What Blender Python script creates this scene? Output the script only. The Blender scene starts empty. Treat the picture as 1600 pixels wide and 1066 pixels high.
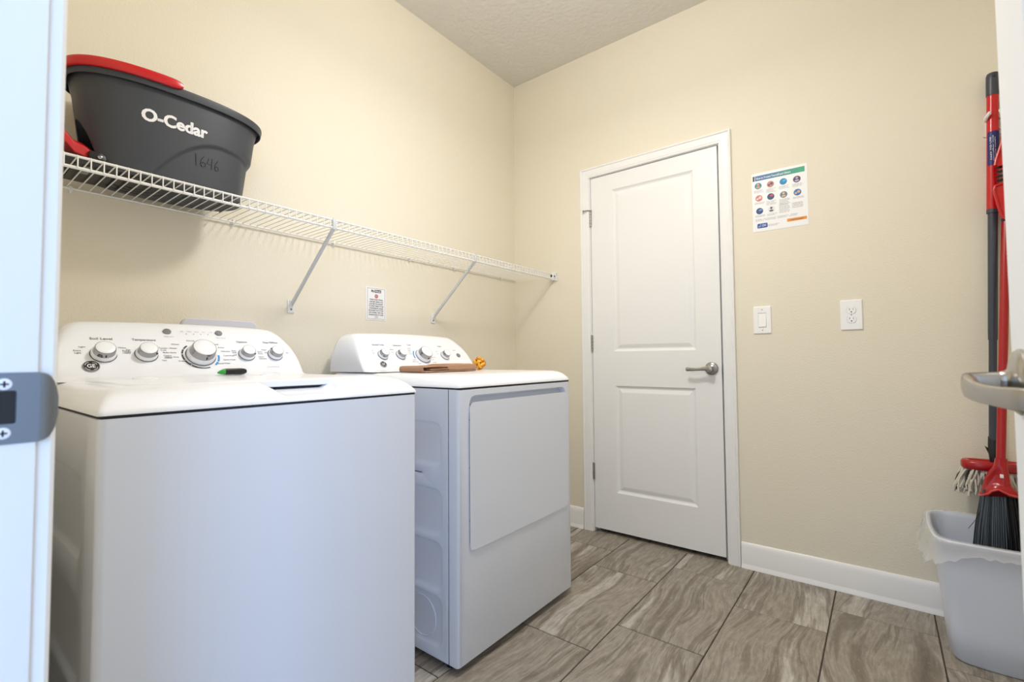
import bpy, bmesh, math, random
from mathutils import Vector, Matrix, noise
random.seed(7)
sc = bpy.context.scene
COL = sc.collection
PI = math.pi

def lin(c):
    out = []
    for v in c[:3]:
        v = v / 255.0
        out.append(v / 12.92 if v <= 0.04045 else ((v + 0.055) / 1.055) ** 2.4)
    return (*out, 1.0)

# ------------------------------------------------------------------ camera, world, lights
YAW, PITCH, ROLL, FPX = -0.6616, 0.0379, -0.0074, 740.76
CAM = Vector((1.8984, -2.4781, 0.9932))
F = Vector((math.sin(YAW) * math.cos(PITCH), math.cos(YAW) * math.cos(PITCH), math.sin(PITCH)))
R = Vector((math.cos(YAW), -math.sin(YAW), 0))
U = R.cross(F)
R2 = R * math.cos(ROLL) + U * math.sin(ROLL)
U2 = -R * math.sin(ROLL) + U * math.cos(ROLL)
cam_data = bpy.data.cameras.new('camera')
cam_data.sensor_width = 36.0
cam_data.lens = FPX / 1600 * 36.0
cam_data.clip_start = 0.01
cam_data.dof.use_dof = True
cam_data.dof.focus_distance = 1.9
cam_data.dof.aperture_fstop = 7.0
cam = bpy.data.objects.new('camera', cam_data)
cam.matrix_world = Matrix(((R2.x, U2.x, -F.x, CAM.x), (R2.y, U2.y, -F.y, CAM.y), (R2.z, U2.z, -F.z, CAM.z), (0, 0, 0, 1)))
COL.objects.link(cam)
sc.camera = cam

world = bpy.data.worlds.new('world')
sc.world = world
world.use_nodes = True
bg = world.node_tree.nodes['Background']
bg.inputs['Color'].default_value = (0.53, 0.72, 1.0, 1)
bg.inputs['Strength'].default_value = 1.65

sc.view_settings.view_transform = 'Standard'
sc.view_settings.look = 'None'
sc.view_settings.exposure = 0.14
sc.view_settings.gamma = 1.0
sc.view_settings.use_curve_mapping = False
sc.cycles.max_bounces = 10
sc.cycles.diffuse_bounces = 6
sc.cycles.use_denoising = True

def area_light(name, loc, target, size, power, color, size_y=None, shape='DISK'):
    d = bpy.data.lights.new(name, 'AREA')
    d.shape = shape if size_y is None else 'RECTANGLE'
    d.size = size
    if size_y: d.size_y = size_y
    d.energy = power
    d.color = color
    o = bpy.data.objects.new(name, d)
    o.location = loc
    o.rotation_euler = (Vector(target) - Vector(loc)).to_track_quat('-Z', 'Y').to_euler()
    COL.objects.link(o)
    return o

# the room's ceiling lamp and the daylight that falls in through the open doorway behind the camera
pl_ = bpy.data.lights.new('ceiling_lamp', 'POINT')     # the globe of the ceiling fixture, above the frame
pl_.energy = 19.0
pl_.color = (1.0, 0.965, 0.905)
pl_.shadow_soft_size = 0.15
po_ = bpy.data.objects.new('ceiling_lamp', pl_)
po_.location = (1.18, -1.25, 2.58)
COL.objects.link(po_)
area_light('ceiling_lamp_bowl', (1.18, -1.25, 2.42), (1.18, -1.25, 0), 0.30, 12.5, (1.0, 0.965, 0.905))
area_light('hall_fill_light', (6.6, -5.6, 1.7), (0.95, -1.85, 0.7), 2.3, 180.0, (0.35, 0.57, 1.0), size_y=3.2)  # unseen area light added to push blue daylight onto the washer front

# ------------------------------------------------------------------ materials
MATS = {}
def mat(name, rgb, rough=0.5, metal=0.0, bump=0.0, bscale=200.0, spec=0.5, coat=0.0, mottle=0.0, mscale=6.0, alpha=1.0, trans=0.0, bdist=0.002, detail=2.0):
    if name in MATS: return MATS[name]
    m = bpy.data.materials.new(name)
    m.use_nodes = True
    nt = m.node_tree
    b = nt.nodes['Principled BSDF']
    b.inputs['Base Color'].default_value = lin(rgb)
    b.inputs['Roughness'].default_value = rough
    b.inputs['Metallic'].default_value = metal
    b.inputs['Specular IOR Level'].default_value = spec
    b.inputs['Coat Weight'].default_value = coat
    b.inputs['Coat Roughness'].default_value = 0.08
    b.inputs['Alpha'].default_value = alpha
    b.inputs['Transmission Weight'].default_value = trans
    tc = None
    if bump or mottle:
        tc = nt.nodes.new('ShaderNodeTexCoord')
    if bump:
        n = nt.nodes.new('ShaderNodeTexNoise')
        n.inputs['Scale'].default_value = bscale
        n.inputs['Detail'].default_value = detail
        bp = nt.nodes.new('ShaderNodeBump')
        bp.inputs['Strength'].default_value = bump
        bp.inputs['Distance'].default_value = bdist
        nt.links.new(tc.outputs['Object'], n.inputs['Vector'])
        nt.links.new(n.outputs['Fac'], bp.inputs['Height'])
        nt.links.new(bp.outputs['Normal'], b.inputs['Normal'])
    if mottle:
        n = nt.nodes.new('ShaderNodeTexNoise')
        n.inputs['Scale'].default_value = mscale
        n.inputs['Detail'].default_value = 4
        mx = nt.nodes.new('ShaderNodeMix')
        mx.data_type = 'RGBA'
        c = lin(rgb)
        mx.inputs['A'].default_value = (c[0] * (1 - mottle), c[1] * (1 - mottle), c[2] * (1 - mottle), 1)
        mx.inputs['B'].default_value = (min(1, c[0] * (1 + mottle)), min(1, c[1] * (1 + mottle)), min(1, c[2] * (1 + mottle)), 1)
        nt.links.new(tc.outputs['Object'], n.inputs['Vector'])
        nt.links.new(n.outputs['Fac'], mx.inputs['Factor'])
        nt.links.new(mx.outputs['Result'], b.inputs['Base Color'])
    MATS[name] = m
    return m

M_wall = mat('wall_paint', (232, 225, 208), 0.75, bump=0.6, bscale=150, spec=0.25, bdist=0.002)
M_ceil = mat('ceiling_paint', (222, 219, 214), 0.85, bump=0.9, bscale=42, spec=0.2, bdist=0.006, detail=4)
M_trim = mat('trim_paint', (240, 240, 240), 0.32, spec=0.5)
M_door = mat('door_paint', (238, 238, 238), 0.38, bump=0.06, bscale=260)
M_enamel = mat('white_enamel', (227, 233, 246), 0.28, coat=0.25)
M_panel = mat('white_plastic', (240, 243, 250), 0.26, coat=0.2)
M_gap = mat('dark_gap', (40, 42, 50), 0.7)
M_chrome = mat('chrome', (158, 158, 160), 0.10, 1.0)
M_nickel = mat('satin_nickel', (174, 171, 166), 0.26, 1.0, bump=0.04, bscale=400)
M_steel = mat('strike_steel', (136, 146, 160), 0.36, 1.0)
M_wire = mat('vinyl_wire', (232, 232, 230), 0.4)
M_brace = mat('brace_enamel', (205, 207, 210), 0.4)
M_black = mat('black_plastic', (22, 23, 26), 0.42)
M_ink = mat('panel_ink', (62, 64, 72), 0.6)
M_bucket = mat('charcoal_plastic', (58, 62, 70), 0.5, bump=0.12, bscale=900, bdist=0.0006)
M_red = mat('red_plastic', (196, 12, 22), 0.3, coat=0.2)
M_deep = mat('deep_red_plastic', (168, 8, 16), 0.3, coat=0.2)
M_white = mat('white_print', (240, 240, 244), 0.5)
M_blue = mat('blue_print', (20, 140, 208), 0.5)
M_navy = mat('navy_label', (24, 34, 104), 0.45)
M_grey = mat('charcoal_tube', (62, 66, 76), 0.38)
M_towel = mat('tan_terry', (190, 150, 122), 0.95, bump=1.0, bscale=700, spec=0.1, bdist=0.003)
M_gold = mat('gold_cord', (240, 178, 52), 0.3, 0.2, bump=0.3, bscale=500)
M_gold2 = mat('dark_gold_cord', (204, 128, 28), 0.32, 0.2, bump=0.3, bscale=500)
M_bin = mat('bin_plastic', (220, 228, 244), 0.42)
M_yarn = mat('mop_yarn', (222, 217, 204), 0.95, bump=0.8, bscale=900, mottle=0.25, mscale=60)
M_yarn2 = mat('mop_yarn_dark', (92, 88, 76), 0.95, bump=0.8, bscale=900)
M_bristle = mat('black_bristle', (24, 25, 28), 0.5)
M_bristle2 = mat('grey_bristle', (86, 94, 102), 0.55)
M_paper = mat('poster_paper', (240, 240, 242), 0.35, coat=0.3)
M_grout = mat('grout', (70, 62, 54), 0.9, bump=0.4, bscale=300)
M_switch = mat('switch_plastic', (246, 246, 246), 0.3)
M_outletbox = mat('outlet_box_plastic', (214, 214, 224), 0.4)
M_button = mat('grey_button', (140, 141, 146), 0.35, 0.4)
M_green = mat('green_plastic', (40, 160, 60), 0.4)

def film_material():
    m = bpy.data.materials.new('bag_film')
    m.use_nodes = True
    nt = m.node_tree
    b = nt.nodes['Principled BSDF']
    b.inputs['Base Color'].default_value = lin((236, 238, 242))
    b.inputs['Roughness'].default_value = 0.25
    tr = nt.nodes.new('ShaderNodeBsdfTransparent')
    mx = nt.nodes.new('ShaderNodeMixShader')
    mx.inputs[0].default_value = 0.30
    out = nt.nodes['Material Output']
    nt.links.new(tr.outputs[0], mx.inputs[1])
    nt.links.new(b.outputs[0], mx.inputs[2])
    nt.links.new(mx.outputs[0], out.inputs['Surface'])
    return m
M_film = film_material()

def tile_material():
    m = bpy.data.materials.new('striated_porcelain')
    m.use_nodes = True
    nt = m.node_tree
    L = nt.links.new
    b = nt.nodes['Principled BSDF']
    tc = nt.nodes.new('ShaderNodeTexCoord')
    oi = nt.nodes.new('ShaderNodeObjectInfo')
    mul = nt.nodes.new('ShaderNodeMath'); mul.operation = 'MULTIPLY'; mul.inputs[1].default_value = 37.0
    comb = nt.nodes.new('ShaderNodeCombineXYZ')
    L(oi.outputs['Random'], mul.inputs[0])
    L(mul.outputs[0], comb.inputs[0]); L(mul.outputs[0], comb.inputs[1])
    add = nt.nodes.new('ShaderNodeVectorMath'); add.operation = 'ADD'
    L(tc.outputs['Object'], add.inputs[0]); L(comb.outputs[0], add.inputs[1])
    # warp so the veins wander, then stretch along the length of the tile
    wn = nt.nodes.new('ShaderNodeTexNoise'); wn.inputs['Scale'].default_value = 2.0; wn.inputs['Detail'].default_value = 1.2
    L(add.outputs[0], wn.inputs['Vector'])
    wsub = nt.nodes.new('ShaderNodeVectorMath'); wsub.operation = 'SCALE'; wsub.inputs['Scale'].default_value = 0.17
    L(wn.outputs['Color'], wsub.inputs[0])
    add2 = nt.nodes.new('ShaderNodeVectorMath'); add2.operation = 'ADD'
    L(add.outputs[0], add2.inputs[0]); L(wsub.outputs[0], add2.inputs[1])
    mp = nt.nodes.new('ShaderNodeMapping'); mp.inputs['Scale'].default_value = (9.5, 0.75, 1.0)
    L(add2.outputs[0], mp.inputs['Vector'])
    n1 = nt.nodes.new('ShaderNodeTexNoise'); n1.inputs['Scale'].default_value = 1.0; n1.inputs['Detail'].default_value = 6; n1.inputs['Roughness'].default_value = 0.60
    L(mp.outputs[0], n1.inputs['Vector'])
    r1 = nt.nodes.new('ShaderNodeValToRGB')
    e = r1.color_ramp.elements
    e[0].position = 0.30; e[0].color = lin((112, 104, 93))
    e[1].position = 0.74; e[1].color = lin((158, 150, 138))
    for pos, c_ in ((0.39, (136, 127, 115)), (0.435, (172, 165, 154)), (0.46, (150, 141, 129)), (0.50, (170, 163, 152)), (0.53, (124, 115, 103)), (0.575, (166, 158, 147)), (0.61, (206, 202, 194)), (0.645, (176, 169, 159)), (0.67, (198, 193, 185))):
        x = e.new(pos); x.color = lin([v * 0.84 + m_ * 0.13 for v, m_ in zip(c_, (156, 149, 138))])
    L(n1.outputs['Fac'], r1.inputs['Fac'])
    mp2 = nt.nodes.new('ShaderNodeMapping'); mp2.inputs['Scale'].default_value = (62.0, 16.0, 1.0)
    L(add2.outputs[0], mp2.inputs['Vector'])
    n2 = nt.nodes.new('ShaderNodeTexNoise'); n2.inputs['Scale'].default_value = 1.0; n2.inputs['Detail'].default_value = 6; n2.inputs['Roughness'].default_value = 0.7
    L(mp2.outputs[0], n2.inputs['Vector'])
    r2 = nt.nodes.new('ShaderNodeValToRGB')
    r2.color_ramp.elements[0].position = 0.30; r2.color_ramp.elements[0].color = (0.58, 0.56, 0.54, 1)
    r2.color_ramp.elements[1].position = 0.70; r2.color_ramp.elements[1].color = (1.15, 1.15, 1.15, 1)
    L(n2.outputs['Fac'], r2.inputs['Fac'])
    mx = nt.nodes.new('ShaderNodeMix'); mx.data_type = 'RGBA'; mx.blend_type = 'MULTIPLY'; mx.inputs['Factor'].default_value = 0.75
    L(r1.outputs['Color'], mx.inputs['A']); L(r2.outputs['Color'], mx.inputs['B'])
    # small pale pits
    n3 = nt.nodes.new('ShaderNodeTexNoise'); n3.inputs['Scale'].default_value = 95; n3.inputs['Detail'].default_value = 3
    L(add.outputs[0], n3.inputs['Vector'])
    r3 = nt.nodes.new('ShaderNodeValToRGB')
    r3.color_ramp.elements[0].position = 0.66; r3.color_ramp.elements[0].color = (0, 0, 0, 1)
    r3.color_ramp.elements[1].position = 0.74; r3.color_ramp.elements[1].color = (0.5, 0.5, 0.5, 1)
    L(n3.outputs['Fac'], r3.inputs['Fac'])
    mx2 = nt.nodes.new('ShaderNodeMix'); mx2.data_type = 'RGBA'
    mx2.inputs['B'].default_value = lin((205, 198, 186))
    L(r3.outputs['Color'], mx2.inputs['Factor']); L(mx.outputs['Result'], mx2.inputs['A'])
    L(mx2.outputs['Result'], b.inputs['Base Color'])
    b.inputs['Roughness'].default_value = 0.42
    bp = nt.nodes.new('ShaderNodeBump'); bp.inputs['Strength'].default_value = 0.25; bp.inputs['Distance'].default_value = 0.001
    L(n2.outputs['Fac'], bp.inputs['Height']); L(bp.outputs['Normal'], b.inputs['Normal'])
    return m
M_tile = tile_material()

# ------------------------------------------------------------------ object helpers
ORG = {}
def thing(name, label, cat, loc, group=None):
    o = bpy.data.objects.new(name, None)
    COL.objects.link(o)
    o.location = loc
    o.empty_display_size = 0.05
    ORG[o] = Vector(loc)
    o['label'] = label; o['category'] = cat
    if group: o['group'] = group
    return o

def make(name, bm, mats, parent=None, org=None, label=None, cat=None, kind=None, group=None, smooth=38, flip=False):
    """Link a bmesh (built in room coordinates) as one mesh object."""
    bmesh.ops.recalc_face_normals(bm, faces=bm.faces)
    me = bpy.data.meshes.new(name)
    bm.to_mesh(me); bm.free()
    if not isinstance(mats, (list, tuple)): mats = [mats]
    for m in mats: me.materials.append(m)
    if org is None:
        org = ORG[parent] if parent is not None else Vector((0, 0, 0))
    org = Vector(org)
    me.transform(Matrix.Translation(-org))
    if smooth:
        me.shade_smooth()
        me.set_sharp_from_angle(angle=math.radians(smooth))
    o = bpy.data.objects.new(name, me)
    COL.objects.link(o)
    ORG[o] = org
    if parent is not None:
        o.parent = parent
        o.location = org - ORG[parent]
    else:
        o.location = org
    if label: o['label'] = label
    if cat: o['category'] = cat
    if kind is None and name in ('lettering', 'handwriting', 'dial_marking', 'underside_rib', 'monogram', 'slot', 'cross_slot', 'border', 'figure'): kind = 'stuff'
    if kind: o['kind'] = kind
    if group: o['group'] = group
    return o

def copy_part(src, parent, loc, name=None):
    o = src.copy()
    COL.objects.link(o)
    o.parent = parent
    o.location = loc
    return o

def box(bm, x0, x1, y0, y1, z0, z1, bev=0.0, seg=2, mi=0):
    vs = [bm.verts.new((x, y, z)) for x in (x0, x1) for y in (y0, y1) for z in (z0, z1)]
    fs = []
    for idx in ((0, 1, 3, 2), (4, 6, 7, 5), (0, 4, 5, 1), (2, 3, 7, 6), (0, 2, 6, 4), (1, 5, 7, 3)):
        f = bm.faces.new([vs[i] for i in idx]); f.material_index = mi; fs.append(f)
    if bev:
        es = list({e for f in fs for e in f.edges})
        bmesh.ops.bevel(bm, geom=es, offset=bev, segments=seg, affect='EDGES', profile=0.5)
    return fs

def frame_axes(n):
    n = Vector(n).normalized()
    a = Vector((0, 0, 1)) if abs(n.z) < 0.9 else Vector((1, 0, 0))
    u = a.cross(n).normalized()
    return u, n.cross(u)

def rev(bm, p, axis, prof, n=24, mi=0, caps=True, sx=1.0, sy=1.0, au=None):
    """Surface of revolution: prof = [(radius, height along axis)]."""
    p = Vector(p); ax = Vector(axis).normalized()
    if au is None: u, v = frame_axes(ax)
    else:
        u = Vector(au).normalized(); v = ax.cross(u)
    rings = []
    for r, h in prof:
        rings.append([bm.verts.new(p + ax * h + u * (r * sx * math.cos(2 * PI * i / n)) + v * (r * sy * math.sin(2 * PI * i / n))) for i in range(n)])
    for a, b in zip(rings, rings[1:]):
        for i in range(n):
            f = bm.faces.new((a[i], a[(i + 1) % n], b[(i + 1) % n], b[i])); f.material_index = mi
    if caps:
        f = bm.faces.new(rings[0]); f.material_index = mi
        f = bm.faces.new(rings[-1]); f.material_index = mi

def cyl(bm, a, b, r, r2=None, n=12, mi=0):
    a = Vector(a); b = Vector(b)
    rev(bm, a, b - a, [(r, 0), (r if r2 is None else r2, (b - a).length)], n, mi)

def tube(bm, pts, r, n=8, closed=False, mi=0, flat=None, up=None):
    """Sweep a round (or flat: (w, h)) section along a polyline; r may be a list."""
    pts = [Vector(p) for p in pts]
    N = len(pts)
    rings = []
    prev_u = None
    for i, p in enumerate(pts):
        if closed: t = pts[(i + 1) % N] - pts[(i - 1) % N]
        else: t = pts[min(i + 1, N - 1)] - pts[max(i - 1, 0)]
        t.normalize()
        if up is not None:
            u = Vector(up).cross(t)
            if u.length < 1e-5: u = frame_axes(t)[0]
            u.normalize()
        elif prev_u is None: u = frame_axes(t)[0]
        else:
            u = prev_u - t * prev_u.dot(t)
            u.normalize()
        prev_u = u
        v = t.cross(u)
        rr = r[i] if isinstance(r, (list, tuple)) else r
        if flat:
            w, h = flat
            sec = []
            for k in range(n):
                a = 2 * PI * k / n
                c, s = math.cos(a), math.sin(a)
                q = (abs(c) ** 4 + abs(s) ** 4) ** 0.25
                sec.append((c / q * w * rr, s / q * h * rr))
        else:
            sec = [(rr * math.cos(2 * PI * k / n), rr * math.sin(2 * PI * k / n)) for k in range(n)]
        rings.append([bm.verts.new(p + u * a + v * b) for a, b in sec])
    M = N if closed else N - 1
    for i in range(M):
        a, b = rings[i], rings[(i + 1) % N]
        for k in range(n):
            f = bm.faces.new((a[k], a[(k + 1) % n], b[(k + 1) % n], b[k])); f.material_index = mi
    if not closed:
        f = bm.faces.new(rings[0]); f.material_index = mi
        f = bm.faces.new(list(reversed(rings[-1]))); f.material_index = mi

def loft(bm, loops, mi=0, cap0=True, cap1=True):
    vs = [[bm.verts.new(p) for p in lp] for lp in loops]
    n = len(vs[0])
    for a, b in zip(vs, vs[1:]):
        for i in range(n):
            f = bm.faces.new((a[i], a[(i + 1) % n], b[(i + 1) % n], b[i])); f.material_index = mi
    if cap0:
        f = bm.faces.new(vs[0]); f.material_index = mi
    if cap1:
        f = bm.faces.new(vs[-1]); f.material_index = mi
    return vs

def rrect(u0, u1, v0, v1, r=0.0, n=5):
    if r <= 0: return [(u0, v0), (u1, v0), (u1, v1), (u0, v1)]
    out = []
    for cu, cv, a0 in ((u1 - r, v0 + r, -90), (u1 - r, v1 - r, 0), (u0 + r, v1 - r, 90), (u0 + r, v0 + r, 180)):
        for k in range(n + 1):
            a = math.radians(a0 + 90 * k / n)
            out.append((cu + r * math.cos(a), cv + r * math.sin(a)))
    return out

def pocket_face(bm, outer, holes, tf, mi=0):
    """A face with pockets. outer = [(loop, depth), ...] from the face's own outline outwards;
    holes = [[(loop, depth), ...], ...], the last loop of each is filled. tf(u, v, depth) -> point."""
    def ring(lp, d): return [bm.verts.new(tf(u, v, d)) for u, v in lp]
    def edges_of(vs): return [bm.edges.new((vs[i], vs[(i + 1) % len(vs)])) for i in range(len(vs))]
    def bridge(a, b):
        n = len(a)
        for i in range(n):
            f = bm.faces.new((a[i], a[(i + 1) % n], b[(i + 1) % n], b[i])); f.material_index = mi
    orings = [ring(lp, d) for lp, d in outer]
    es = edges_of(orings[0])
    hr = []
    for h in holes:
        rr = [ring(lp, d) for lp, d in h]
        es += edges_of(rr[0])
        hr.append(rr)
    res = bmesh.ops.triangle_fill(bm, edges=es, use_beauty=True, use_dissolve=False)
    for g in res['geom']:
        if isinstance(g, bmesh.types.BMFace): g.material_index = mi
    for a, b in zip(orings, orings[1:]): bridge(a, b)
    if len(orings) > 1:
        f = bm.faces.new(orings[-1]); f.material_index = mi
    for rr in hr:
        for a, b in zip(rr, rr[1:]): bridge(a, b)
        f = bm.faces.new(rr[-1]); f.material_index = mi

def prism(bm, pts, d, mi=0):
    """pts: 3D polygon, d: extrusion vector."""
    d = Vector(d)
    a = [bm.verts.new(Vector(p)) for p in pts]
    b = [bm.verts.new(Vector(p) + d) for p in pts]
    n = len(pts)
    bm.faces.new(a).material_index = mi
    bm.faces.new(list(reversed(b))).material_index = mi
    for i in range(n):
        bm.faces.new((a[i], a[(i + 1) % n], b[(i + 1) % n], b[i])).material_index = mi

_tx = {}
def text_mesh(s, bold=0.0):
    k = (s, bold)
    if k in _tx: return _tx[k]
    c = bpy.data.curves.new('t', 'FONT')
    c.body = s
    c.size = 1.0
    c.offset = bold
    c.align_x = 'CENTER'; c.align_y = 'CENTER'
    c.resolution_u = 3
    o = bpy.data.objects.new('t', c)
    COL.objects.link(o)
    dg = bpy.context.evaluated_depsgraph_get()
    me = bpy.data.meshes.new_from_object(o.evaluated_get(dg))
    vs = [v.co.copy() for v in me.vertices]
    fs = [tuple(p.vertices) for p in me.polygons]
    bpy.data.objects.remove(o); bpy.data.curves.remove(c); bpy.data.meshes.remove(me)
    _tx[k] = (vs, fs)
    return _tx[k]

def put_text(bm, s, p, u, v, size, bold=0.0, width=None, mi=0, align='c', fn=None):
    """size: cap size in metres; width: squeeze to that width."""
    vs, fs = text_mesh(s, bold)
    if not vs: return
    p = Vector(p); u = Vector(u).normalized(); v = Vector(v).normalized()
    x0 = min(a.x for a in vs); x1 = max(a.x for a in vs)
    cx = (x0 + x1) / 2
    k = size
    ku = width / (x1 - x0) if width else k
    off = {'c': 0, 'l': (x1 - x0) / 2 * ku, 'r': -(x1 - x0) / 2 * ku}[align]
    nv = []
    for a in vs:
        q = p + u * ((a.x - cx) * ku + off) + v * (a.y * k)
        if fn: q = fn(q)
        nv.append(bm.verts.new(q))
    for f in fs:
        try: bm.faces.new([nv[i] for i in f]).material_index = mi
        except ValueError: pass

NB = bmesh.new
X, Y, Z = Vector((1, 0, 0)), Vector((0, 1, 0)), Vector((0, 0, 1))

# ================================================================== the room
H = 2.818
XR = 2.55          # right wall
YF = -2.4105       # inner face of the front wall, with the doorway the photographer stands in
DL, DR, DZ0, DZ1 = 0.567, 1.281, 0.022, 2.054      # back door slab
JL, JR = 1.360, 2.046                              # front doorway jambs

bm = NB(); box(bm, -0.12, 0.0, -3.6, 0.12, -0.02, H + 0.1)
make('wall_left', bm, M_wall, kind='structure')
bm = NB()
pocket_face(bm, [([(0, -0.02), (XR, -0.02), (XR, H + 0.1), (0, H + 0.1)], 0.0), ([(0, -0.02), (XR, -0.02), (XR, H + 0.1), (0, H + 0.1)], 0.16)],
            [[(rrect(DL - 0.02, DR + 0.02, -0.012, DZ1 + 0.02), 0.0), (rrect(DL - 0.02, DR + 0.02, -0.012, DZ1 + 0.02), 0.13)]],
            lambda u, v, d: (u, d, v))
make('wall_back', bm, M_wall, kind='structure', smooth=0)
bm = NB(); box(bm, XR, XR + 0.12, YF - 0.12, 0.16, -0.02, H + 0.1)
make('wall_right', bm, M_wall, kind='structure')
bm = NB()
box(bm, 0.0, JL - 0.02, YF - 0.12, YF, -0.02, H + 0.1)
box(bm, JR + 0.02, XR, YF - 0.12, YF, -0.02, H + 0.1)
box(bm, JL - 0.02, JR + 0.02, YF - 0.12, YF, 2.07, H + 0.1)
make('wall_front', bm, M_wall, kind='structure')
bm = NB(); box(bm, -0.12, XR + 0.12, YF - 0.12, 0.16, H, H + 0.1)
make('ceiling', bm, M_ceil, kind='structure')

# floor: a grout bed that carries every porcelain tile
bm = NB(); box(bm, -0.12, XR + 0.12, -3.6, 0.14, -0.06, -0.003)
floor = make('floor', bm, M_grout, kind='structure')
PITCH_X, LEN, G = 0.3135, 0.61, 0.0042
tile_cache = {}
def tile(x0, x1, y0, y1):
    x0, x1, y0, y1 = x0 + G / 2, x1 - G / 2, y0 + G / 2, y1 - G / 2
    w, l = round(x1 - x0, 4), round(y1 - y0, 4)
    if w < 0.01 or l < 0.01: return
    c = Vector(((x0 + x1) / 2, (y0 + y1) / 2, 0))
    if (w, l) in tile_cache:
        o = copy_part(tile_cache[(w, l)], floor, c)
    else:
        b = NB()
        r0 = rrect(-w / 2, w / 2, -l / 2, l / 2)
        r1 = rrect(-w / 2 + .0015, w / 2 - .0015, -l / 2 + .0015, l / 2 - .0015)
        loft(b, [[(p[0], p[1], -0.006) for p in r0], [(p[0], p[1], -0.0015) for p in r0], [(p[0], p[1], 0.0) for p in r1]])
        o = make('tile', b, M_tile, parent=floor, org=(0, 0, 0), smooth=0)
        tile_cache[(w, l)] = o
        o.location = c
for ci in range(-3, 6):
    xa = 1.0895 + ci * PITCH_X
    xb = xa + PITCH_X
    xa2, xb2 = max(xa, 0.002), min(xb, XR - 0.002)
    if xb2 - xa2 < 0.02: continue
    j0 = -0.2045 if ci % 2 == 0 else -0.408
    # the row nearest the back wall is cut
    ys = [0.0]
    y = j0
    while y > -3.6:
        ys.append(y); y -= LEN
    ys.append(-3.6)
    for ya, yb in zip(ys, ys[1:]):
        top = 0.10 if ya == 0.0 and xa2 > DL - 0.3 and xb2 < DR + 0.3 else ya
        tile(xa2, xb2, yb, ya if ya != 0.0 else -0.002)
# tile strip that runs on under the back door
b = NB(); box(b, DL - 0.015, DR + 0.015, -0.002, 0.12, -0.006, -0.0005)
make('tile', b, M_tile, parent=floor, org=(0.92, 0.06, 0), smooth=0)

# baseboards with a shoe moulding
def baseboard(name, a, b, nrm):
    a = Vector(a); b = Vector(b); n = Vector(nrm)
    prof = [(0, 0.0), (0.020, 0.0), (0.0185, 0.010), (0.013, 0.018), (0.0125, 0.022), (0.0125, 0.094), (0.0105, 0.100), (0.010, 0.104), (0.005, 0.115), (0.003, 0.117), (0, 0.117)]
    bm = NB()
    loft(bm, [[tuple(q + n * d + Z * z) for d, z in prof] for q in (a, b)])
    return make(name, bm, M_trim, kind='structure', smooth=30)
baseboard('baseboard_back', (1.347, 0, 0), (XR - 0.021, 0, 0), (0, -1, 0))
baseboard('baseboard_back.001', (0.021, 0, 0), (0.500, 0, 0), (0, -1, 0))
baseboard('baseboard_left', (0, YF, 0), (0, 0, 0), (1, 0, 0))
baseboard('baseboard_right', (XR, YF, 0), (XR, 0, 0), (-1, 0, 0))
baseboard('baseboard_front', (0.021, YF, 0), (1.289, YF, 0), (0, 1, 0))

# door casings: profile swept round the opening
def casing(name, l, r, top, w, wall_y, sgn, parent_kind='structure'):
    prof = [(0.0, 0.0), (0.0, 0.009), (0.003, 0.0115), (0.010, 0.0120), (0.012, 0.0135), (0.030, 0.0150), (0.040, 0.0155), (0.044, 0.0135), (0.047, 0.0175), (w - 0.007, 0.0185), (w - 0.001, 0.0165), (w, 0.012), (w, 0.0)]
    bm = NB()
    loops = []
    for (px, pz, ox, oz) in ((l, 0.0, -1, 0), (l, top, -1, 1), (r, top, 1, 1), (r, 0.0, 1, 0)):
        loops.append([(px + ox * d, wall_y + sgn * h, pz + oz * d) for d, h in prof])
    loft(bm, loops)
    return make(name, bm, M_trim, kind=parent_kind, smooth=25)
casing('trim_1', 0.560, 1.288, 2.060, 0.0565, 0.0, -1)
casing('trim_2', JL - 0.005, JR + 0.005, 2.062, 0.060, YF, 1)
# jambs: back door
bm = NB()
box(bm, DL - 0.02, DL - 0.003, 0.0, 0.125, 0, DZ1 + 0.02)
box(bm, DR + 0.003, DR + 0.02, 0.0, 0.125, 0, DZ1 + 0.02)
box(bm, DL - 0.003, DR + 0.003, 0.0, 0.125, DZ1 + 0.004, DZ1 + 0.02)
box(bm, DL - 0.003, DL + 0.012, 0.037, 0.07, 0, DZ1 + 0.004)
box(bm, DR - 0.012, DR + 0.003, 0.037, 0.07, 0, DZ1 + 0.004)
box(bm, DL + 0.012, DR - 0.012, 0.037, 0.07, DZ1 - 0.010, DZ1 + 0.004)
make('trim_3', bm, M_trim, kind='structure', smooth=0)
# jambs: the open doorway
bm = NB()
box(bm, JL - 0.019, JL, YF - 0.125, YF, 0, 2.07, 0.0015, 2)
box(bm, JR, JR + 0.019, YF - 0.125, YF, 0, 2.07, 0.0015, 2)
box(bm, JL, JR, YF - 0.125, YF, 2.051, 2.07)
box(bm, JL, JL + 0.011, YF - 0.075, YF - 0.042, 0, 2.051, 0.002)
jamb = make('trim_4', bm, M_trim, kind='structure', smooth=30)

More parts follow.
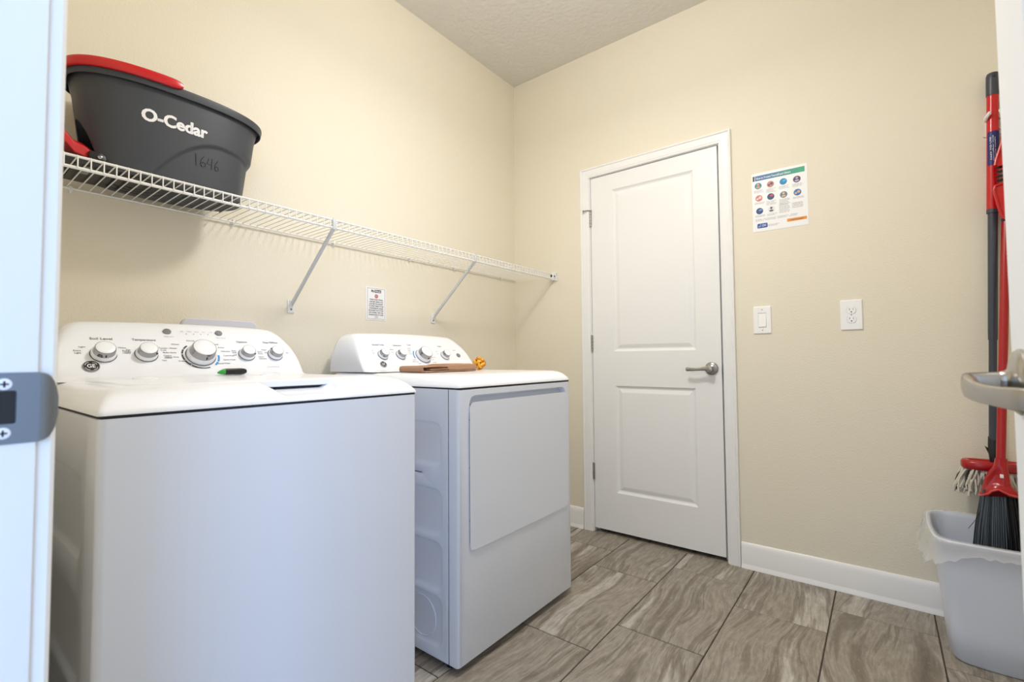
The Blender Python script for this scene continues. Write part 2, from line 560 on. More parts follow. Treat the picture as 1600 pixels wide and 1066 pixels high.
# ---- two-panel doors
def door_slab_bm(w, z0, z1, thick, panels):
    """Local: x 0..w, front face at y=0 looking -y, panels on both faces."""
    bm = NB()
    O = rrect(0, w, z0, z1)
    def rings(p):
        u0, u1, v0, v1 = p
        out = []
        for ins, d in ((0, 0), (0.004, 0.0035), (0.011, 0.0085), (0.017, 0.0095), (0.036, 0.0035), (0.040, 0.0030)):
            out.append((rrect(u0 + ins, u1 - ins, v0 + ins, v1 - ins), d))
        return out
    for base, s in ((0.0, 1), (thick, -1)):
        pocket_face(bm, [(O, 0.0)], [rings(p) for p in panels], lambda u, v, d, base=base, s=s: (u, base + s * d, v))
    a = [bm.verts.new((u, 0, v)) for u, v in O]; b = [bm.verts.new((u, thick, v)) for u, v in O]
    for i in range(4): bm.faces.new((a[i], a[(i + 1) % 4], b[(i + 1) % 4], b[i]))
    bmesh.ops.remove_doubles(bm, verts=bm.verts, dist=1e-5)
    return bm

door = None
bm = door_slab_bm(DR - DL - 0.006, DZ0, DZ1, 0.035, [(0.700 - DL, 1.160 - DL - 0.004, 1.032, 1.962), (0.706 - DL, 1.148 - DL, 0.238, 0.838)])
bmesh.ops.translate(bm, verts=bm.verts, vec=(DL + 0.001, 0.001, 0))
door = make('door_1', bm, M_door, org=(DL, 0.0, 0), kind='structure', smooth=0)
# hinges
for i, z in enumerate((1.815, 1.080, 0.342)):
    bm = NB()
    for k in range(5):
        rev(bm, (DL - 0.002, -0.0045, z - 0.045 + k * 0.018), Z, [(0.0045, 0.0), (0.0056, 0.001), (0.0056, 0.0165), (0.0045, 0.0175)], 12)
    rev(bm, (DL - 0.002, -0.0045, z + 0.045), Z, [(0.0056, 0), (0.006, 0.002), (0.003, 0.005)], 12)
    box(bm, DL - 0.004, DL + 0.004, -0.001, 0.002, z - 0.045, z + 0.045)
    hg = make('hinge', bm, M_nickel, parent=door)
    if i == 0:
        bm = NB()
        z1 = z + 0.050
        rev(bm, (DL - 0.002, -0.0045, z1 - 0.002), Z, [(0.010, 0), (0.010, 0.003)], 12)
        tube(bm, [(DL - 0.002, -0.0045, z1), (DL - 0.018, -0.018, z1 + 0.001), (DL - 0.033, -0.028, z1 - 0.003)], 0.0032, 8)
        rev(bm, (DL - 0.031, -0.027, z1 - 0.003), Vector((-1, -0.6, -0.1)), [(0.003, 0), (0.0065, 0.002), (0.0075, 0.006), (0.005, 0.009)], 12)
        tube(bm, [(DL - 0.002, -0.0045, z1), (DL + 0.010, -0.020, z1 - 0.003)], 0.003, 8)
        make('door_stop', bm, M_nickel, parent=hg)
# lever
def lever_bm(y0):
    return
bm = NB()
c = Vector((1.229, 0.0, 0.938))
rev(bm, c, (0, -1, 0), [(0.0325, 0.0), (0.0325, 0.003), (0.030, 0.007), (0.024, 0.0095), (0.016, 0.011), (0.0125, 0.014), (0.0125, 0.034)], 32)
rev(bm, c + Vector((0, -0.030, 0)), (0, -1, 0), [(0.0135, 0), (0.0150, 0.004), (0.0150, 0.016), (0.0125, 0.021), (0.006, 0.023)], 24)
hd = make('door_handle', bm, M_nickel, parent=door)
bm = NB()
tube(bm, [c + Vector((-0.004, -0.040, 0.001)), c + Vector((-0.030, -0.042, 0.000)), c + Vector((-0.060, -0.046, -0.003)), c + Vector((-0.085, -0.046, -0.004)), c + Vector((-0.108, -0.043, -0.003)), c + Vector((-0.113, -0.042, -0.003))],
     [0.0135, 0.0100, 0.0078, 0.0085, 0.0100, 0.0070], 12, flat=(0.55, 1.0), up=(0, 0, 1))
make('lever', bm, M_nickel, parent=hd)
# latch edge
bm = NB(); box(bm, DR - 0.0045, DR + 0.001, 0.006, 0.028, 0.91, 0.965, 0.001)
make('latch_plate', bm, M_steel, parent=door)

# ---- the open door at the right edge of the frame (swung into the room)
SX, SY1 = 2.010, -1.738
door2 = None
bm = door_slab_bm(0.672, 0.012, 2.045, 0.035, [(0.115, 0.557, 1.032, 1.930), (0.115, 0.557, 0.238, 0.838)])
# local x -> +Y from the hinge, local y -> +X
for v in bm.verts:
    x, y, z = v.co
    v.co = (SX + y, SY1 - 0.672 + x + 0.0, z)
door2 = make('door_2', bm, M_door, org=(SX + 0.017, SY1 - 0.672, 0), kind='structure', smooth=0)
bm = NB()
c = Vector((SX, -1.787, 0.966))
rev(bm, c, (-1, 0, 0), [(0.0335, 0.0), (0.0335, 0.003), (0.031, 0.006), (0.024, 0.0085), (0.015, 0.010), (0.0115, 0.013)], 36)
h2 = make('door_handle', bm, M_nickel, parent=door2)
bm = NB()
c2 = Vector((SX, -1.787, 0.9685))
rev(bm, c2 + Vector((-0.008, 0, -0.001)), (-1, 0, 0), [(0.0120, 0.0), (0.0100, 0.006), (0.0092, 0.009), (0.0086, 0.0095), (0.0086, 0.0105), (0.0088, 0.011), (0.0080, 0.031)], 24)
make('lever_spindle', bm, M_nickel, parent=h2)
bm = NB()
lv = [(1.9705, -1.7785, 0.9660), (1.9700, -1.7830, 0.9640), (1.9705, -1.7960, 0.9600), (1.9715, -1.815, 0.9575), (1.9745, -1.840, 0.9565), (1.9800, -1.870, 0.9560), (1.9870, -1.900, 0.9560), (1.9920, -1.922, 0.9565), (1.9930, -1.927, 0.9570)]
tube(bm, [Vector(q) for q in lv], [0.0085, 0.0118, 0.0118, 0.0100, 0.0092, 0.0090, 0.0098, 0.0100, 0.006], 16, flat=(0.48, 1.0), up=(0, 0, 1))
make('lever', bm, M_nickel, parent=h2)
for z in (1.815, 1.080, 0.342):
    bm = NB()
    cyl(bm, (SX - 0.004, SY1 - 0.675, z - 0.045), (SX - 0.004, SY1 - 0.675, z + 0.045), 0.0056)
    make('hinge', bm, M_nickel, parent=door2)

# ---- strike plate on the left jamb
def tf_jamb(u, v, d): return (JL + 0.0016 - d, u, v)
sp = thing('strike_plate', 'dull steel strike plate with two screws on the white jamb at the left edge', 'strike plate', (JL, -2.425, 0.957))
bm = NB()
pocket_face(bm, [(rrect(-2.441, -2.4095, 0.930, 0.985, 0.001), 0.0), (rrect(-2.4415, -2.4090, 0.9295, 0.9855, 0.001), 0.0012)],
            [[(rrect(-2.4365, -2.4225, 0.9455, 0.9715, 0.002), 0.0), (rrect(-2.4363, -2.4227, 0.9457, 0.9713, 0.002), 0.0014)]], tf_jamb)
# lip that wraps over the casing edge
lip = []
for k in range(9):
    t = k / 8
    u = -2.4105 + 0.0130 * t
    dz = 0.0275 * math.sqrt(max(0.0, 1 - (t * 0.97) ** 2.6))
    bend = 0.0016 - 0.010 * t * t * 0.6
    lip.append((u, dz, bend))
rows = []
for u, dz, bend in lip:
    rows.append([(JL + bend, u, 0.9575 - dz), (JL + bend, u, 0.9575 + dz), (JL + bend - 0.0012, u, 0.9575 + dz), (JL + bend - 0.0012, u, 0.9575 - dz)])
loft(bm, rows)
make('plate', bm, M_steel, parent=sp)
for z in (0.9765, 0.9385):
    bm = NB()
    rev(bm, (JL + 0.0012, -2.4295, z), X, [(0.0046, 0), (0.0044, 0.0008), (0.003, 0.0013)], 20)
    s = make('screw', bm, M_white, parent=sp)
    bm = NB()
    box(bm, JL + 0.0022, JL + 0.0028, -2.4320, -2.4270, z - 0.0006, z + 0.0006)
    box(bm, JL + 0.0022, JL + 0.0028, -2.4301, -2.4289, z - 0.0025, z + 0.0025)
    make('cross_slot', bm, M_gap, parent=s)
bm = NB(); box(bm, JL + 0.0002, JL + 0.0006, -2.4362, -2.4228, 0.9458, 0.9712)
make('latch_hole', bm, M_black, parent=sp)

# ================================================================== washing machine and dryer
NRM = Vector((0.115, 0, 0.092)).normalized()        # of the sloping control face
UPV = Vector((-0.092, 0, 0.115)).normalized()
def face_pt(y, z, off=0.0):
    t = (z - 0.945) / 0.115
    return Vector((0.315 - 0.092 * t, y, z)) + NRM * off

def side_panel_bm(y, sgn, x0, x1, z0, z1, pockets, extra=None):
    """Pressed steel side: pockets are (x0, x1, z0, z1, r)."""
    bm = NB()
    tf = lambda u, v, d: (u, y - sgn * d, v)
    holes = []
    for (a, b, c, d, r) in pockets:
        holes.append([(rrect(a, b, c, d, r, 5), 0.0), (rrect(a + .005, b - .005, c + .005, d - .005, r * .9, 5), 0.002), (rrect(a + .012, b - .012, c + .012, d - .012, r * .8, 5), 0.006)])
    pocket_face(bm, [(rrect(x0, x1, z0, z1), 0.0), (rrect(x0, x1, z0, z1), 0.012)], holes, tf)
    if extra:
        cx, cz, r = extra
        ring = [(cx + r * math.cos(2 * PI * k / 32), y - sgn * 0.006, cz + r * math.sin(2 * PI * k / 32)) for k in range(32)]
        tube(bm, ring, 0.0022, 6, closed=True)
    return bm

def cap_bm(x0, x1, y0, y1, z0, rings, side_k, recess=None, n_front=64):
    """Moulded top: rings = [(front inset, z)]; recess = (ya, yb, yc, yd, rings)."""
    bm = NB()
    loops = []
    for k, (d, z) in enumerate(rings):
        s = d * side_k
        r = 0.006 + d * 0.35
        ya, yb = y0 + s, y1 - s
        lp = []
        # along the front from y0 to y1
        xf = x1 - d
        for i in range(n_front + 1):
            y = ya + (yb - ya) * i / n_front
            e = min(y - ya, yb - y)
            xx = xf - (r - math.sqrt(max(0, r * r - max(0, r - e) ** 2)) if e < r else 0)
            zz = z
            if recess:
                a, b, c, dd, rr = recess
                w = 0.0
                if a < y < dd:
                    w = min(1, (y - a) / (b - a), (dd - y) / (dd - c))
                    w = w * w * (3 - 2 * w)
                rd, rz = rr[k]
                xx = xx * (1 - w) + (x1 - rd) * w
                zz = zz * (1 - w) + rz * w
            lp.append((xx, y, zz))
        lp.append((x0, yb, z)); lp.append((x0, ya, z))
        loops.append(lp)
    base = [(x, y, z0) for x, y, z in loops[0]]
    loft(bm, [base] + loops)
    return bm

def console_bm(y0, y1):
    """Control console with a raked face and rounded shoulders."""
    bm = NB()
    prof = [(0.372, 0.9455), (0.345, 0.9475), (0.325, 0.9520), (0.304, 0.9585), (0.269, 1.0025), (0.2335, 1.0470), (0.2242, 1.0585), (0.2080, 1.0750), (0.1930, 1.0885), (0.1740, 1.0985), (0.1450, 1.1030), (0.082, 1.1035), (0.070, 1.0990), (0.066, 1.0900), (0.066, 0.9455)]
    cy, hw = (y0 + y1) / 2, (y1 - y0) / 2
    NU = 56
    loops = []
    for i in range(NU + 1):
        u = -math.cos(PI * i / NU)
        u = math.copysign(abs(u) ** 0.8, u)
        a = abs(u)
        T = 1.1035 + 0.009 * (1 - u * u)
        k = max(0, (a - 0.76) / 0.24)
        T -= 0.150 * (1 - (1 - k ** 2.3) ** (1 / 2.3)) if k < 1 else 0.150
        e = max(0, (a - 0.93) / 0.07)
        back = 0.016 * (1 - math.sqrt(max(0, 1 - e * e)))
        sz = (T - 0.9455) / (1.1035 - 0.9455)
        lp = []
        for (x, z) in prof:
            zz = 0.9455 + (z - 0.9455) * sz
            # keep the face on its own raked plane: move back only where the shoulder is cut down
            xx = x if z < 0.9456 else x
            if x > 0.08 and z > 0.956:
                xx = 0.3146 - (zz - 0.9455) / 0.115 * 0.092 if z < 1.06 else x + (1 - sz) * 0.115 * (x - 0.06) / 0.16
            lp.append((min(xx, 0.372) - back * (1 if x > 0.1 else 0), cy + hw * u, zz))
        loops.append(lp)
    loft(bm, loops)
    return bm

def knob(parent, y, z, r, h, big=False, turn=0.0):
    base = face_pt(y, z, 0.0)
    bm = NB()
    rev(bm, base, NRM, [(r * 1.16, 0.0), (r * 1.16, 0.001), (r * 1.13, 0.0016), (r * 1.11, 0.0016), (r * 1.11, 0.0030), (r * 1.11, h * 0.30), (r * 1.02, h * 0.48)], 40)
    k = make('knob', bm, M_panel, parent=parent)
    bm = NB()
    rev(bm, base, NRM, [(r * 1.00, h * 0.46), (r * 0.985, h * 0.52), (r * 0.93, h * 0.90), (r * 0.89, h), (r * 0.84, h * 1.0)], 40)
    make('chrome_ring', bm, M_chrome, parent=k, label='chrome ring round the knob')
    bm = NB()
    rev(bm, base, NRM, [(r * 0.85, h * 0.95), (r * 0.84, h * 1.02), (r * 0.78, h * 1.05), (r * 0.4, h * 1.06)], 40)
    make('knob_cap', bm, M_panel, parent=k)
    # pointer notch
    bm = NB()
    d = (UPV * math.cos(turn) + Y * math.sin(turn))
    p = base + NRM * (h * 0.60)
    tube(bm, [p + d * r * 0.985, p + d * r * 1.0 + NRM * h * 0.18], 0.0016, 6)
    make('pointer', bm, M_gap, parent=k)
    # shadow groove
    bm = NB()
    ring = [base + NRM * 0.0022 + (UPV * math.cos(2 * PI * i / 40) + Y * math.sin(2 * PI * i / 40)) * r * 1.14 for i in range(40)]
    tube(bm, ring, 0.0009, 6, closed=True)
    make('groove', bm, M_gap, parent=k)
    return k

def badge(parent, y, z, r):
    p = face_pt(y, z, 0.0)
    bm = NB()
    rev(bm, p, NRM, [(r, 0.0), (r, 0.003), (r * 0.93, 0.0045), (r * 0.86, 0.0045), (r * 0.84, 0.0025)], 40, sy=1.0)
    b = make('badge', bm, M_chrome, parent=parent, label='round chrome badge')
    bm = NB()
    rev(bm, p, NRM, [(r * 0.86, 0.002), (r * 0.86, 0.0030)], 40)
    make('badge_disc', bm, M_black, parent=b)
    bm = NB()
    o = p + NRM * 0.0034
    # entwined script initials with swashes round the rim
    put_text(bm, 'GE', o, Y, UPV, r * 0.95, bold=0.015, width=r * 0.95)
    for a0 in (20, 110, 200, 290):
        pts = []
        for k in range(9):
            a = math.radians(a0 + 55 * k / 8)
            rr = r * (0.70 + 0.06 * math.sin(PI * k / 8))
            pts.append(o + (Y * math.cos(a) + UPV * math.sin(a)) * rr)
        tube(bm, pts, r * 0.035, 5)
    make('monogram', bm, M_white, parent=b)

def lettering(parent, items, m, name='lettering'):
    bm = NB()
    for (s, y, z, size, bold, w, al) in items:
        put_text(bm, s, face_pt(y, z, 0.0006), Y, UPV, size, bold=bold, width=w, align=al)
    return make(name, bm, m, parent=parent, smooth=0)

def arc_print(bm, y, z, r0, r1, a0, a1):
    """Printed arc on the control face; angles clockwise from the top in degrees."""
    n = max(2, int(abs(a1 - a0) / 5))
    c = face_pt(y, z, 0.0007)
    A = []; B = []
    for k in range(n + 1):
        a = math.radians(a0 + (a1 - a0) * k / n)
        d = Y * math.sin(a) + UPV * math.cos(a)
        A.append(bm.verts.new(c + d * r0)); B.append(bm.verts.new(c + d * r1))
    for k in range(n): bm.faces.new((A[k], A[k + 1], B[k + 1], B[k]))

def feet(parent, xs, ys, z):
    for x in xs:
        for y in ys:
            bm = NB()
            rev(bm, (x, y, 0.0), Z, [(0.018, 0.0), (0.018, 0.007), (0.012, 0.010), (0.006, 0.012), (0.006, z + 0.004)], 16)
            make('leveling_foot', bm, M_black, parent=parent)

# ---------------- washer
WX, WY0, WY1 = 0.867, -2.276, -1.590
washer = thing('washing_machine', 'white top-loading washing machine, nearest appliance, its plain front filling the lower left', 'washing machine', (0.48, -1.933, 0.0))
POCK = [(0.20, 0.765, 0.632, 0.795, 0.035), (0.20, 0.765, 0.408, 0.575, 0.035), (0.20, 0.765, 0.228, 0.398, 0.035), (0.20, 0.765, 0.050, 0.218, 0.035)]
bm = NB()
z0, z1 = 0.022, 0.8965
# wrap-round front with rounded vertical corners
def wrap(xb, x1, y0, y1, r):
    lp = [(xb, y0)]
    for k in range(7):
        a = math.radians(-90 + 90 * k / 6); lp.append((x1 - r + r * math.cos(a), y0 + r + r * math.sin(a)))
    for k in range(7):
        a = math.radians(0 + 90 * k / 6); lp.append((x1 - r + r * math.cos(a), y1 - r + r * math.sin(a)))
    lp.append((xb, y1))
    return lp
lp = wrap(0.80, WX, WY0, WY1, 0.013)
loft(bm, [[(x, y, z0) for x, y in lp], [(x, y, z1) for x, y in lp]])
make('front_panel', bm, M_enamel, parent=washer, smooth=50)
bm = NB(); box(bm, 0.10, 0.80, WY0 + 0.012, WY1 - 0.012, z0, z1)
make('cabinet', bm, M_enamel, parent=washer)
for y, s in ((WY0, -1), (WY1, 1)):
    bm = side_panel_bm(y, s, 0.10, 0.80, z0, z1, POCK)
    make('side_panel', bm, M_enamel, parent=washer, smooth=50)
bm = NB(); box(bm, 0.11, WX - 0.004, WY0 + 0.004, WY1 - 0.004, z1, 0.9025)
make('seam', bm, M_gap, parent=washer, label='dark seam under the top')
RG = [(0.0, 0.9055), (0.004, 0.9115), (0.012, 0.9195), (0.026, 0.9300), (0.044, 0.9385), (0.066, 0.9440), (0.082, 0.9462), (0.098, 0.9468), (0.130, 0.9470)]
RC = [(0.0, 0.9045), (0.003, 0.9075), (0.007, 0.9105), (0.014, 0.9135), (0.024, 0.9148), (0.034, 0.9150), (0.055, 0.9190), (0.090, 0.9255), (0.130, 0.9260)]
bm = cap_bm(0.09, WX + 0.001, WY0 - 0.001, WY1 + 0.001, 0.9020, RG, 0.52, recess=(-1.990, -1.945, -1.832, -1.785, RC), n_front=150)
make('top_cover', bm, M_panel, parent=washer, smooth=60)
lid_y0, lid_y1 = WY0 + 0.060, WY1 - 0.060
bm = NB()
o0 = rrect(0.385, 0.783, lid_y0, lid_y1, 0.03, 6)
o1 = rrect(0.385 + .004, 0.783 - .006, lid_y0 + .004, lid_y1 - .004, 0.028, 6)
loft(bm, [[(a, b, 0.9315) for a, b in o1], [(a, b, 0.9335) for a, b in o0], [(a, b, 0.9455) for a, b in o0], [(a, b, 0.9487) for a, b in o1], [(0.584 + (a - 0.584) * 0.9, -1.933 + (b + 1.933) * 0.93, 0.9492) for a, b in o1]])
make('lid', bm, M_panel, parent=washer, smooth=50)
bm = NB()
box(bm, 0.70, 0.768, -1.985, -1.79, 0.9262, 0.9316)
make('lid_gap', bm, M_gap, parent=washer)
for y in (-2.09, -1.775):
    bm = NB()
    rev(bm, (0.392, y, 0.9475), Z, [(0.030, 0.0), (0.027, 0.005), (0.015, 0.0075)], 24, sx=0.45, sy=1.0, au=(1, 0, 0))
    make('lid_hinge', bm, M_panel, parent=washer)
bm = console_bm(WY0 + 0.024, WY1 - 0.024)
con = make('console', bm, M_panel, parent=washer, smooth=50)
KZ = 1.017
for y in (-2.143, -2.047, -1.772, -1.679): pass
knob(con, -2.150, 1.013, 0.0245, 0.030, turn=PI)
knob(con, -2.056, 1.013, 0.0235, 0.030, turn=2.2)
knob(con, -1.921, 1.010, 0.0350, 0.040, turn=PI * 0.98)
knob(con, -1.788, 1.013, 0.0215, 0.027, turn=2.1)
knob(con, -1.696, 1.013, 0.0210, 0.027, turn=-0.9)
badge(con, -2.179, 0.981, 0.0175)
def top_pt(y, t, off=0.0):
    a = Vector((0.2242, y, 1.0595)); b = Vector((0.1930, y, 1.0925))
    n = Vector((0.033, 0, 0.0312)).normalized()
    return a.lerp(b, t) + n * off
TN = Vector((0.033, 0, 0.0312)).normalized(); TU = Vector((-0.0312, 0, 0.033)).normalized()
for y in (-1.992, -1.851):
    bm = NB()
    rev(bm, top_pt(y, 0.70, 0.0), TN, [(0.0105, 0.0), (0.0105, 0.003), (0.0095, 0.0045), (0.004, 0.0048)], 28, au=(0, 1, 0))
    make('button', bm, M_button, parent=con, label='round grey button')
L = []
def put(s, y, z, size=0.0062, bold=0.0, w=None, al='c'): L.append((s, y, z, size, bold, w, al))
put('Soil Level', -2.149, 1.0560, 0.0108, 0.012, 0.048)
put('Temperature', -2.054, 1.0555, 0.0108, 0.012, 0.056)
put('Options', -1.790, 1.0555, 0.0096, 0.012, 0.033)
put('Deep Fill/Rinse', -1.697, 1.0555, 0.0096, 0.012, 0.050)
for s, y, z, al in (('Light', -2.176, 1.037, 'r'), ('Extra', -2.186, 1.027, 'r'), ('Light', -2.186, 1.021, 'r'), ('Heavy', -2.108, 1.036, 'l'), ('Extra', -2.100, 1.027, 'l'), ('Heavy', -2.100, 1.021, 'l'),
                    ('Tap', -2.082, 1.030, 'r'), ('Cold', -2.082, 1.024, 'r'), ('Cold', -2.012, 1.030, 'l'), ('Colors', -2.008, 1.014, 'l'), ('Warm', -2.008, 1.007, 'l'), ('Hot', -2.014, 1.000, 'l'),
                    ('Auto', -1.803, 1.030, 'r'), ('Soak', -1.803, 1.024, 'r'), ('Off', -1.805, 1.016, 'r'), ('Extra', -1.742, 1.027, 'l'), ('Rinse', -1.742, 1.021, 'l'), ('Fabric', -1.744, 1.010, 'l'), ('Softener', -1.744, 1.004, 'l'),
                    ('Deep', -1.712, 1.034, 'r'), ('Off', -1.712, 1.024, 'r'), ('On', -1.648, 1.024, 'l'),
                    ('Normal', -1.914, 1.060, 'r'), ('Whites', -1.957, 1.048, 'r'), ('Towels / Sheets', -1.966, 1.036, 'r'), ('Bulky Items', -1.970, 1.023, 'r'), ('Heavy Duty', -1.966, 1.010, 'r'), ('Drain', -1.954, 0.998, 'r'), ('Rinse & Spin', -1.912, 0.990, 'r'),
                    ('Casual', -1.868, 1.050, 'l'), ('Active', -1.854, 1.040, 'l'), ('Delicates', -1.848, 1.028, 'l'), ('Cold Wash', -1.845, 1.014, 'l'), ('Quick Wash', -1.849, 1.001, 'l'), ('Speed Wash', -1.868, 0.990, 'l')):
    put(s, y + (-0.008 if y < -2.0 or y > -1.80 else -0.013), z - 0.004, 0.0070, 0.006, None, al)
lettering(con, L, M_ink)
L = []
put('Commercial Grade', -1.716, 0.973, 0.0050)
lettering(con, L, M_button)
bm = NB()
put_text(bm, 'Delay Start', top_pt(-1.990, 0.24, 0.0006), Y, TU, 0.0055)
put_text(bm, 'Start / Pause', top_pt(-1.849, 0.24, 0.0006), Y, TU, 0.0055)
for i, s in enumerate(('Fill', 'Wash', 'Rinse', 'Spin', 'Lid')):
    put_text(bm, s, top_pt(-1.953 + 0.020 * i, 0.78, 0.0006), Y, TU, 0.0055)
for i in range(4):
    rev(bm, top_pt(-1.943 + 0.020 * i, 0.55, 0.0003), TN, [(0.0014, 0), (0.0014, 0.0005)], 10)
make('lettering', bm, M_button, parent=con, smooth=0)
bm = NB()
for a0, a1 in ((-110, -84), (-81, -60), (-57, -38), (-137, -113), (-158, -140)):
    arc_print(bm, -1.921, 1.010, 0.0460, 0.0505, a0, a1)
arc_print(bm, -1.921, 1.010, 0.0465, 0.0500, 160, 205)
make('dial_marking', bm, M_ink, parent=con, smooth=0)
bm = NB()
for a0, a1 in ((88, 118), (121, 138)): arc_print(bm, -1.921, 1.010, 0.0460, 0.0515, a0, a1)
make('dial_marking', bm, M_blue, parent=con, smooth=0, label='blue dial marking')
feet(washer, (0.16, 0.80), (WY0 + 0.05, WY1 - 0.05), 0.022)

# ---------------- dryer
DX, DY0, DY1 = 0.832, -1.389, -0.703
dryer = thing('clothes_dryer', 'white front-loading clothes dryer in the middle, its square door flush in the front', 'dryer', (0.47, -1.046, 0.0))
dz0, dz1 = 0.024, 0.8955
bm = NB(); box(bm, 0.12, 0.786, DY0 + 0.012, DY1 - 0.012, dz0, dz1)
make('cabinet', bm, M_enamel, parent=dryer)
DPOCK = [(0.18, 0.757, 0.640, 0.790, 0.035), (0.40, 0.672, 0.597, 0.624, 0.013), (0.18, 0.760, 0.412, 0.572, 0.035), (0.18, 0.760, 0.234, 0.400, 0.035), (0.18, 0.760, 0.055, 0.226, 0.035)]
for y, s in ((DY0, -1), (DY1, 1)):
    bm = side_panel_bm(y, s, 0.12, 0.785, dz0, dz1, DPOCK, extra=(0.655, 0.138, 0.066) if s < 0 else None)
    make('side_panel', bm, M_enamel, parent=dryer, smooth=50)
bm = NB(); box(bm, 0.7845, 0.7885, DY0 + 0.002, DY1 - 0.002, dz0 + 0.001, dz1 - 0.001)
make('seam', bm, M_gap, parent=dryer)
bm = NB()
tf = lambda u, v, d: (DX - d, u, v)
fo = lambda i, d: (rrect(DY0 + i, DY1 - i, dz0 + i * 0.4, dz1 - i * 0.2), d)
hole = rrect(-1.338, -0.7395, 0.3755, 0.8745, 0.030, 8)
hole2 = rrect(-1.336, -0.7415, 0.3775, 0.8725, 0.029, 8)
hole3 = rrect(-1.333, -0.7445, 0.3800, 0.8690, 0.028, 8)
pocket_face(bm, [fo(0.014, 0.0), fo(0.008, 0.0012), fo(0.003, 0.005), fo(0.0, 0.012), fo(0.0, 0.0430)], [[(hole, 0.0), (hole2, 0.003), (hole3, 0.026)]], tf)
make('front_panel', bm, M_enamel, parent=dryer, smooth=45)
bm = NB()
d0 = rrect(-1.3315, -0.7440, 0.3830, 0.8425, 0.022, 8)
def ins(lp, k, c=(-1.0377, 0.6125)):
    return [(u + math.copysign(-k, u - c[0]), v + math.copysign(-k, v - c[1])) for u, v in lp]
loft(bm, [[tf(u, v, 0.024) for u, v in d0], [tf(u, v, 0.004) for u, v in d0], [tf(u, v, -0.001) for u, v in ins(d0, 0.0015)], [tf(u, v, -0.004) for u, v in ins(d0, 0.005)], [tf(u, v, -0.005) for u, v in ins(d0, 0.010)]])
dd = make('door', bm, M_enamel, parent=dryer, smooth=50)
bm = NB(); box(bm, DX - 0.0255, DX - 0.0245, -1.330, -0.746, 0.8426, 0.866)
make('handle_recess', bm, mat('recess_grey', (196, 202, 212), 0.45), parent=dd)
for z in (0.795, 0.640, 0.470):
    bm = NB(); rev(bm, (DX + 0.000, -1.3355, z), X, [(0.0028, 0), (0.0022, 0.0015)], 10)
    make('door_bumper', bm, M_gap, parent=dd)
bm = NB(); box(bm, 0.13, DX - 0.004, DY0 + 0.004, DY1 - 0.004, dz1, 0.9015)
make('seam', bm, M_gap, parent=dryer)
RD = [(0.0, 0.9045), (0.004, 0.9115), (0.012, 0.9205), (0.024, 0.9295), (0.038, 0.9365), (0.054, 0.9405), (0.070, 0.9420), (0.090, 0.9425)]
bm = cap_bm(0.11, DX + 0.001, DY0 - 0.001, DY1 + 0.001, 0.9010, RD, 0.45, n_front=60)
make('top_cover', bm, M_panel, parent=dryer, smooth=60)
bm = console_bm(DY0 + 0.018, DY1 - 0.020)
con = make('console', bm, M_panel, parent=dryer, smooth=50)
bm = NB(); box(bm, 0.075, 0.15, DY0 + 0.034, DY1 - 0.055, 0.942, 1.01, 0.01)
make('console_back', bm, M_enamel, parent=dryer)
knob(con, -1.252, 1.012, 0.0200, 0.025, turn=-1.0)
knob(con, -1.159, 1.012, 0.0200, 0.025, turn=-0.9)
knob(con, -1.036, 1.008, 0.0330, 0.036, turn=PI)
knob(con, -0.899, 1.010, 0.0200, 0.025, turn=-1.0)
badge(con, -1.272, 0.974, 0.0145)
bm = NB()
rev(bm, face_pt(-0.806, 1.012), NRM, [(0.0115, 0), (0.0115, 0.003), (0.0100, 0.0045), (0.004, 0.0048)], 28)
make('button', bm, M_button, parent=con, label='round grey button')
L = []
put('Extended Tumble', -1.250, 1.0565, 0.0090, 0.012, 0.060)
put('Temperature', -1.152, 1.0555, 0.0090, 0.012, 0.046)
put('Timed', -1.084, 1.0590, 0.0085, 0.012, 0.022)
put('Signal', -0.900, 1.0555, 0.0085, 0.012, 0.024)
put('Start', -0.814, 1.0375, 0.0075, 0.010, 0.018)
for s, y, z, al in (('On', -1.256, 1.036, 'r'), ('Off', -1.256, 1.026, 'r'), ('Medium', -1.150, 1.042, 'r'), ('Low', -1.157, 1.030, 'r'), ('Loud', -0.886, 1.036, 'r'), ('Off', -0.889, 1.024, 'r'),
                    ('50 min', -1.040, 1.048, 'r'), ('40 min', -1.044, 1.040, 'r'), ('30 min', -1.046, 1.032, 'r'), ('20 min', -1.046, 1.024, 'r'), ('Cottons', -1.040, 0.997, 'r'), ('Mixed Loads', -1.034, 0.989, 'r'), ('Casuals', -1.022, 0.981, 'r'),
                    ('Delicates', -0.996, 0.970, 'c'), ('Less Dry', -0.950, 0.985, 'l'), ('Dry', -0.944, 0.998, 'l'), ('More Dry', -0.942, 1.008, 'l')):
    put(s, y - (0.032 if y < -1.1 else 0.045), z - 0.005, 0.0060, 0.004, None, al)
lettering(con, L, M_ink)
bm = NB(); arc_print(bm, -1.038, 1.006, 0.0455, 0.0510, -100, -48)
make('dial_marking', bm, M_blue, parent=con, smooth=0, label='blue dial marking')
feet(dryer, (0.16, 0.765), (DY0 + 0.035, DY1 - 0.035), 0.024)

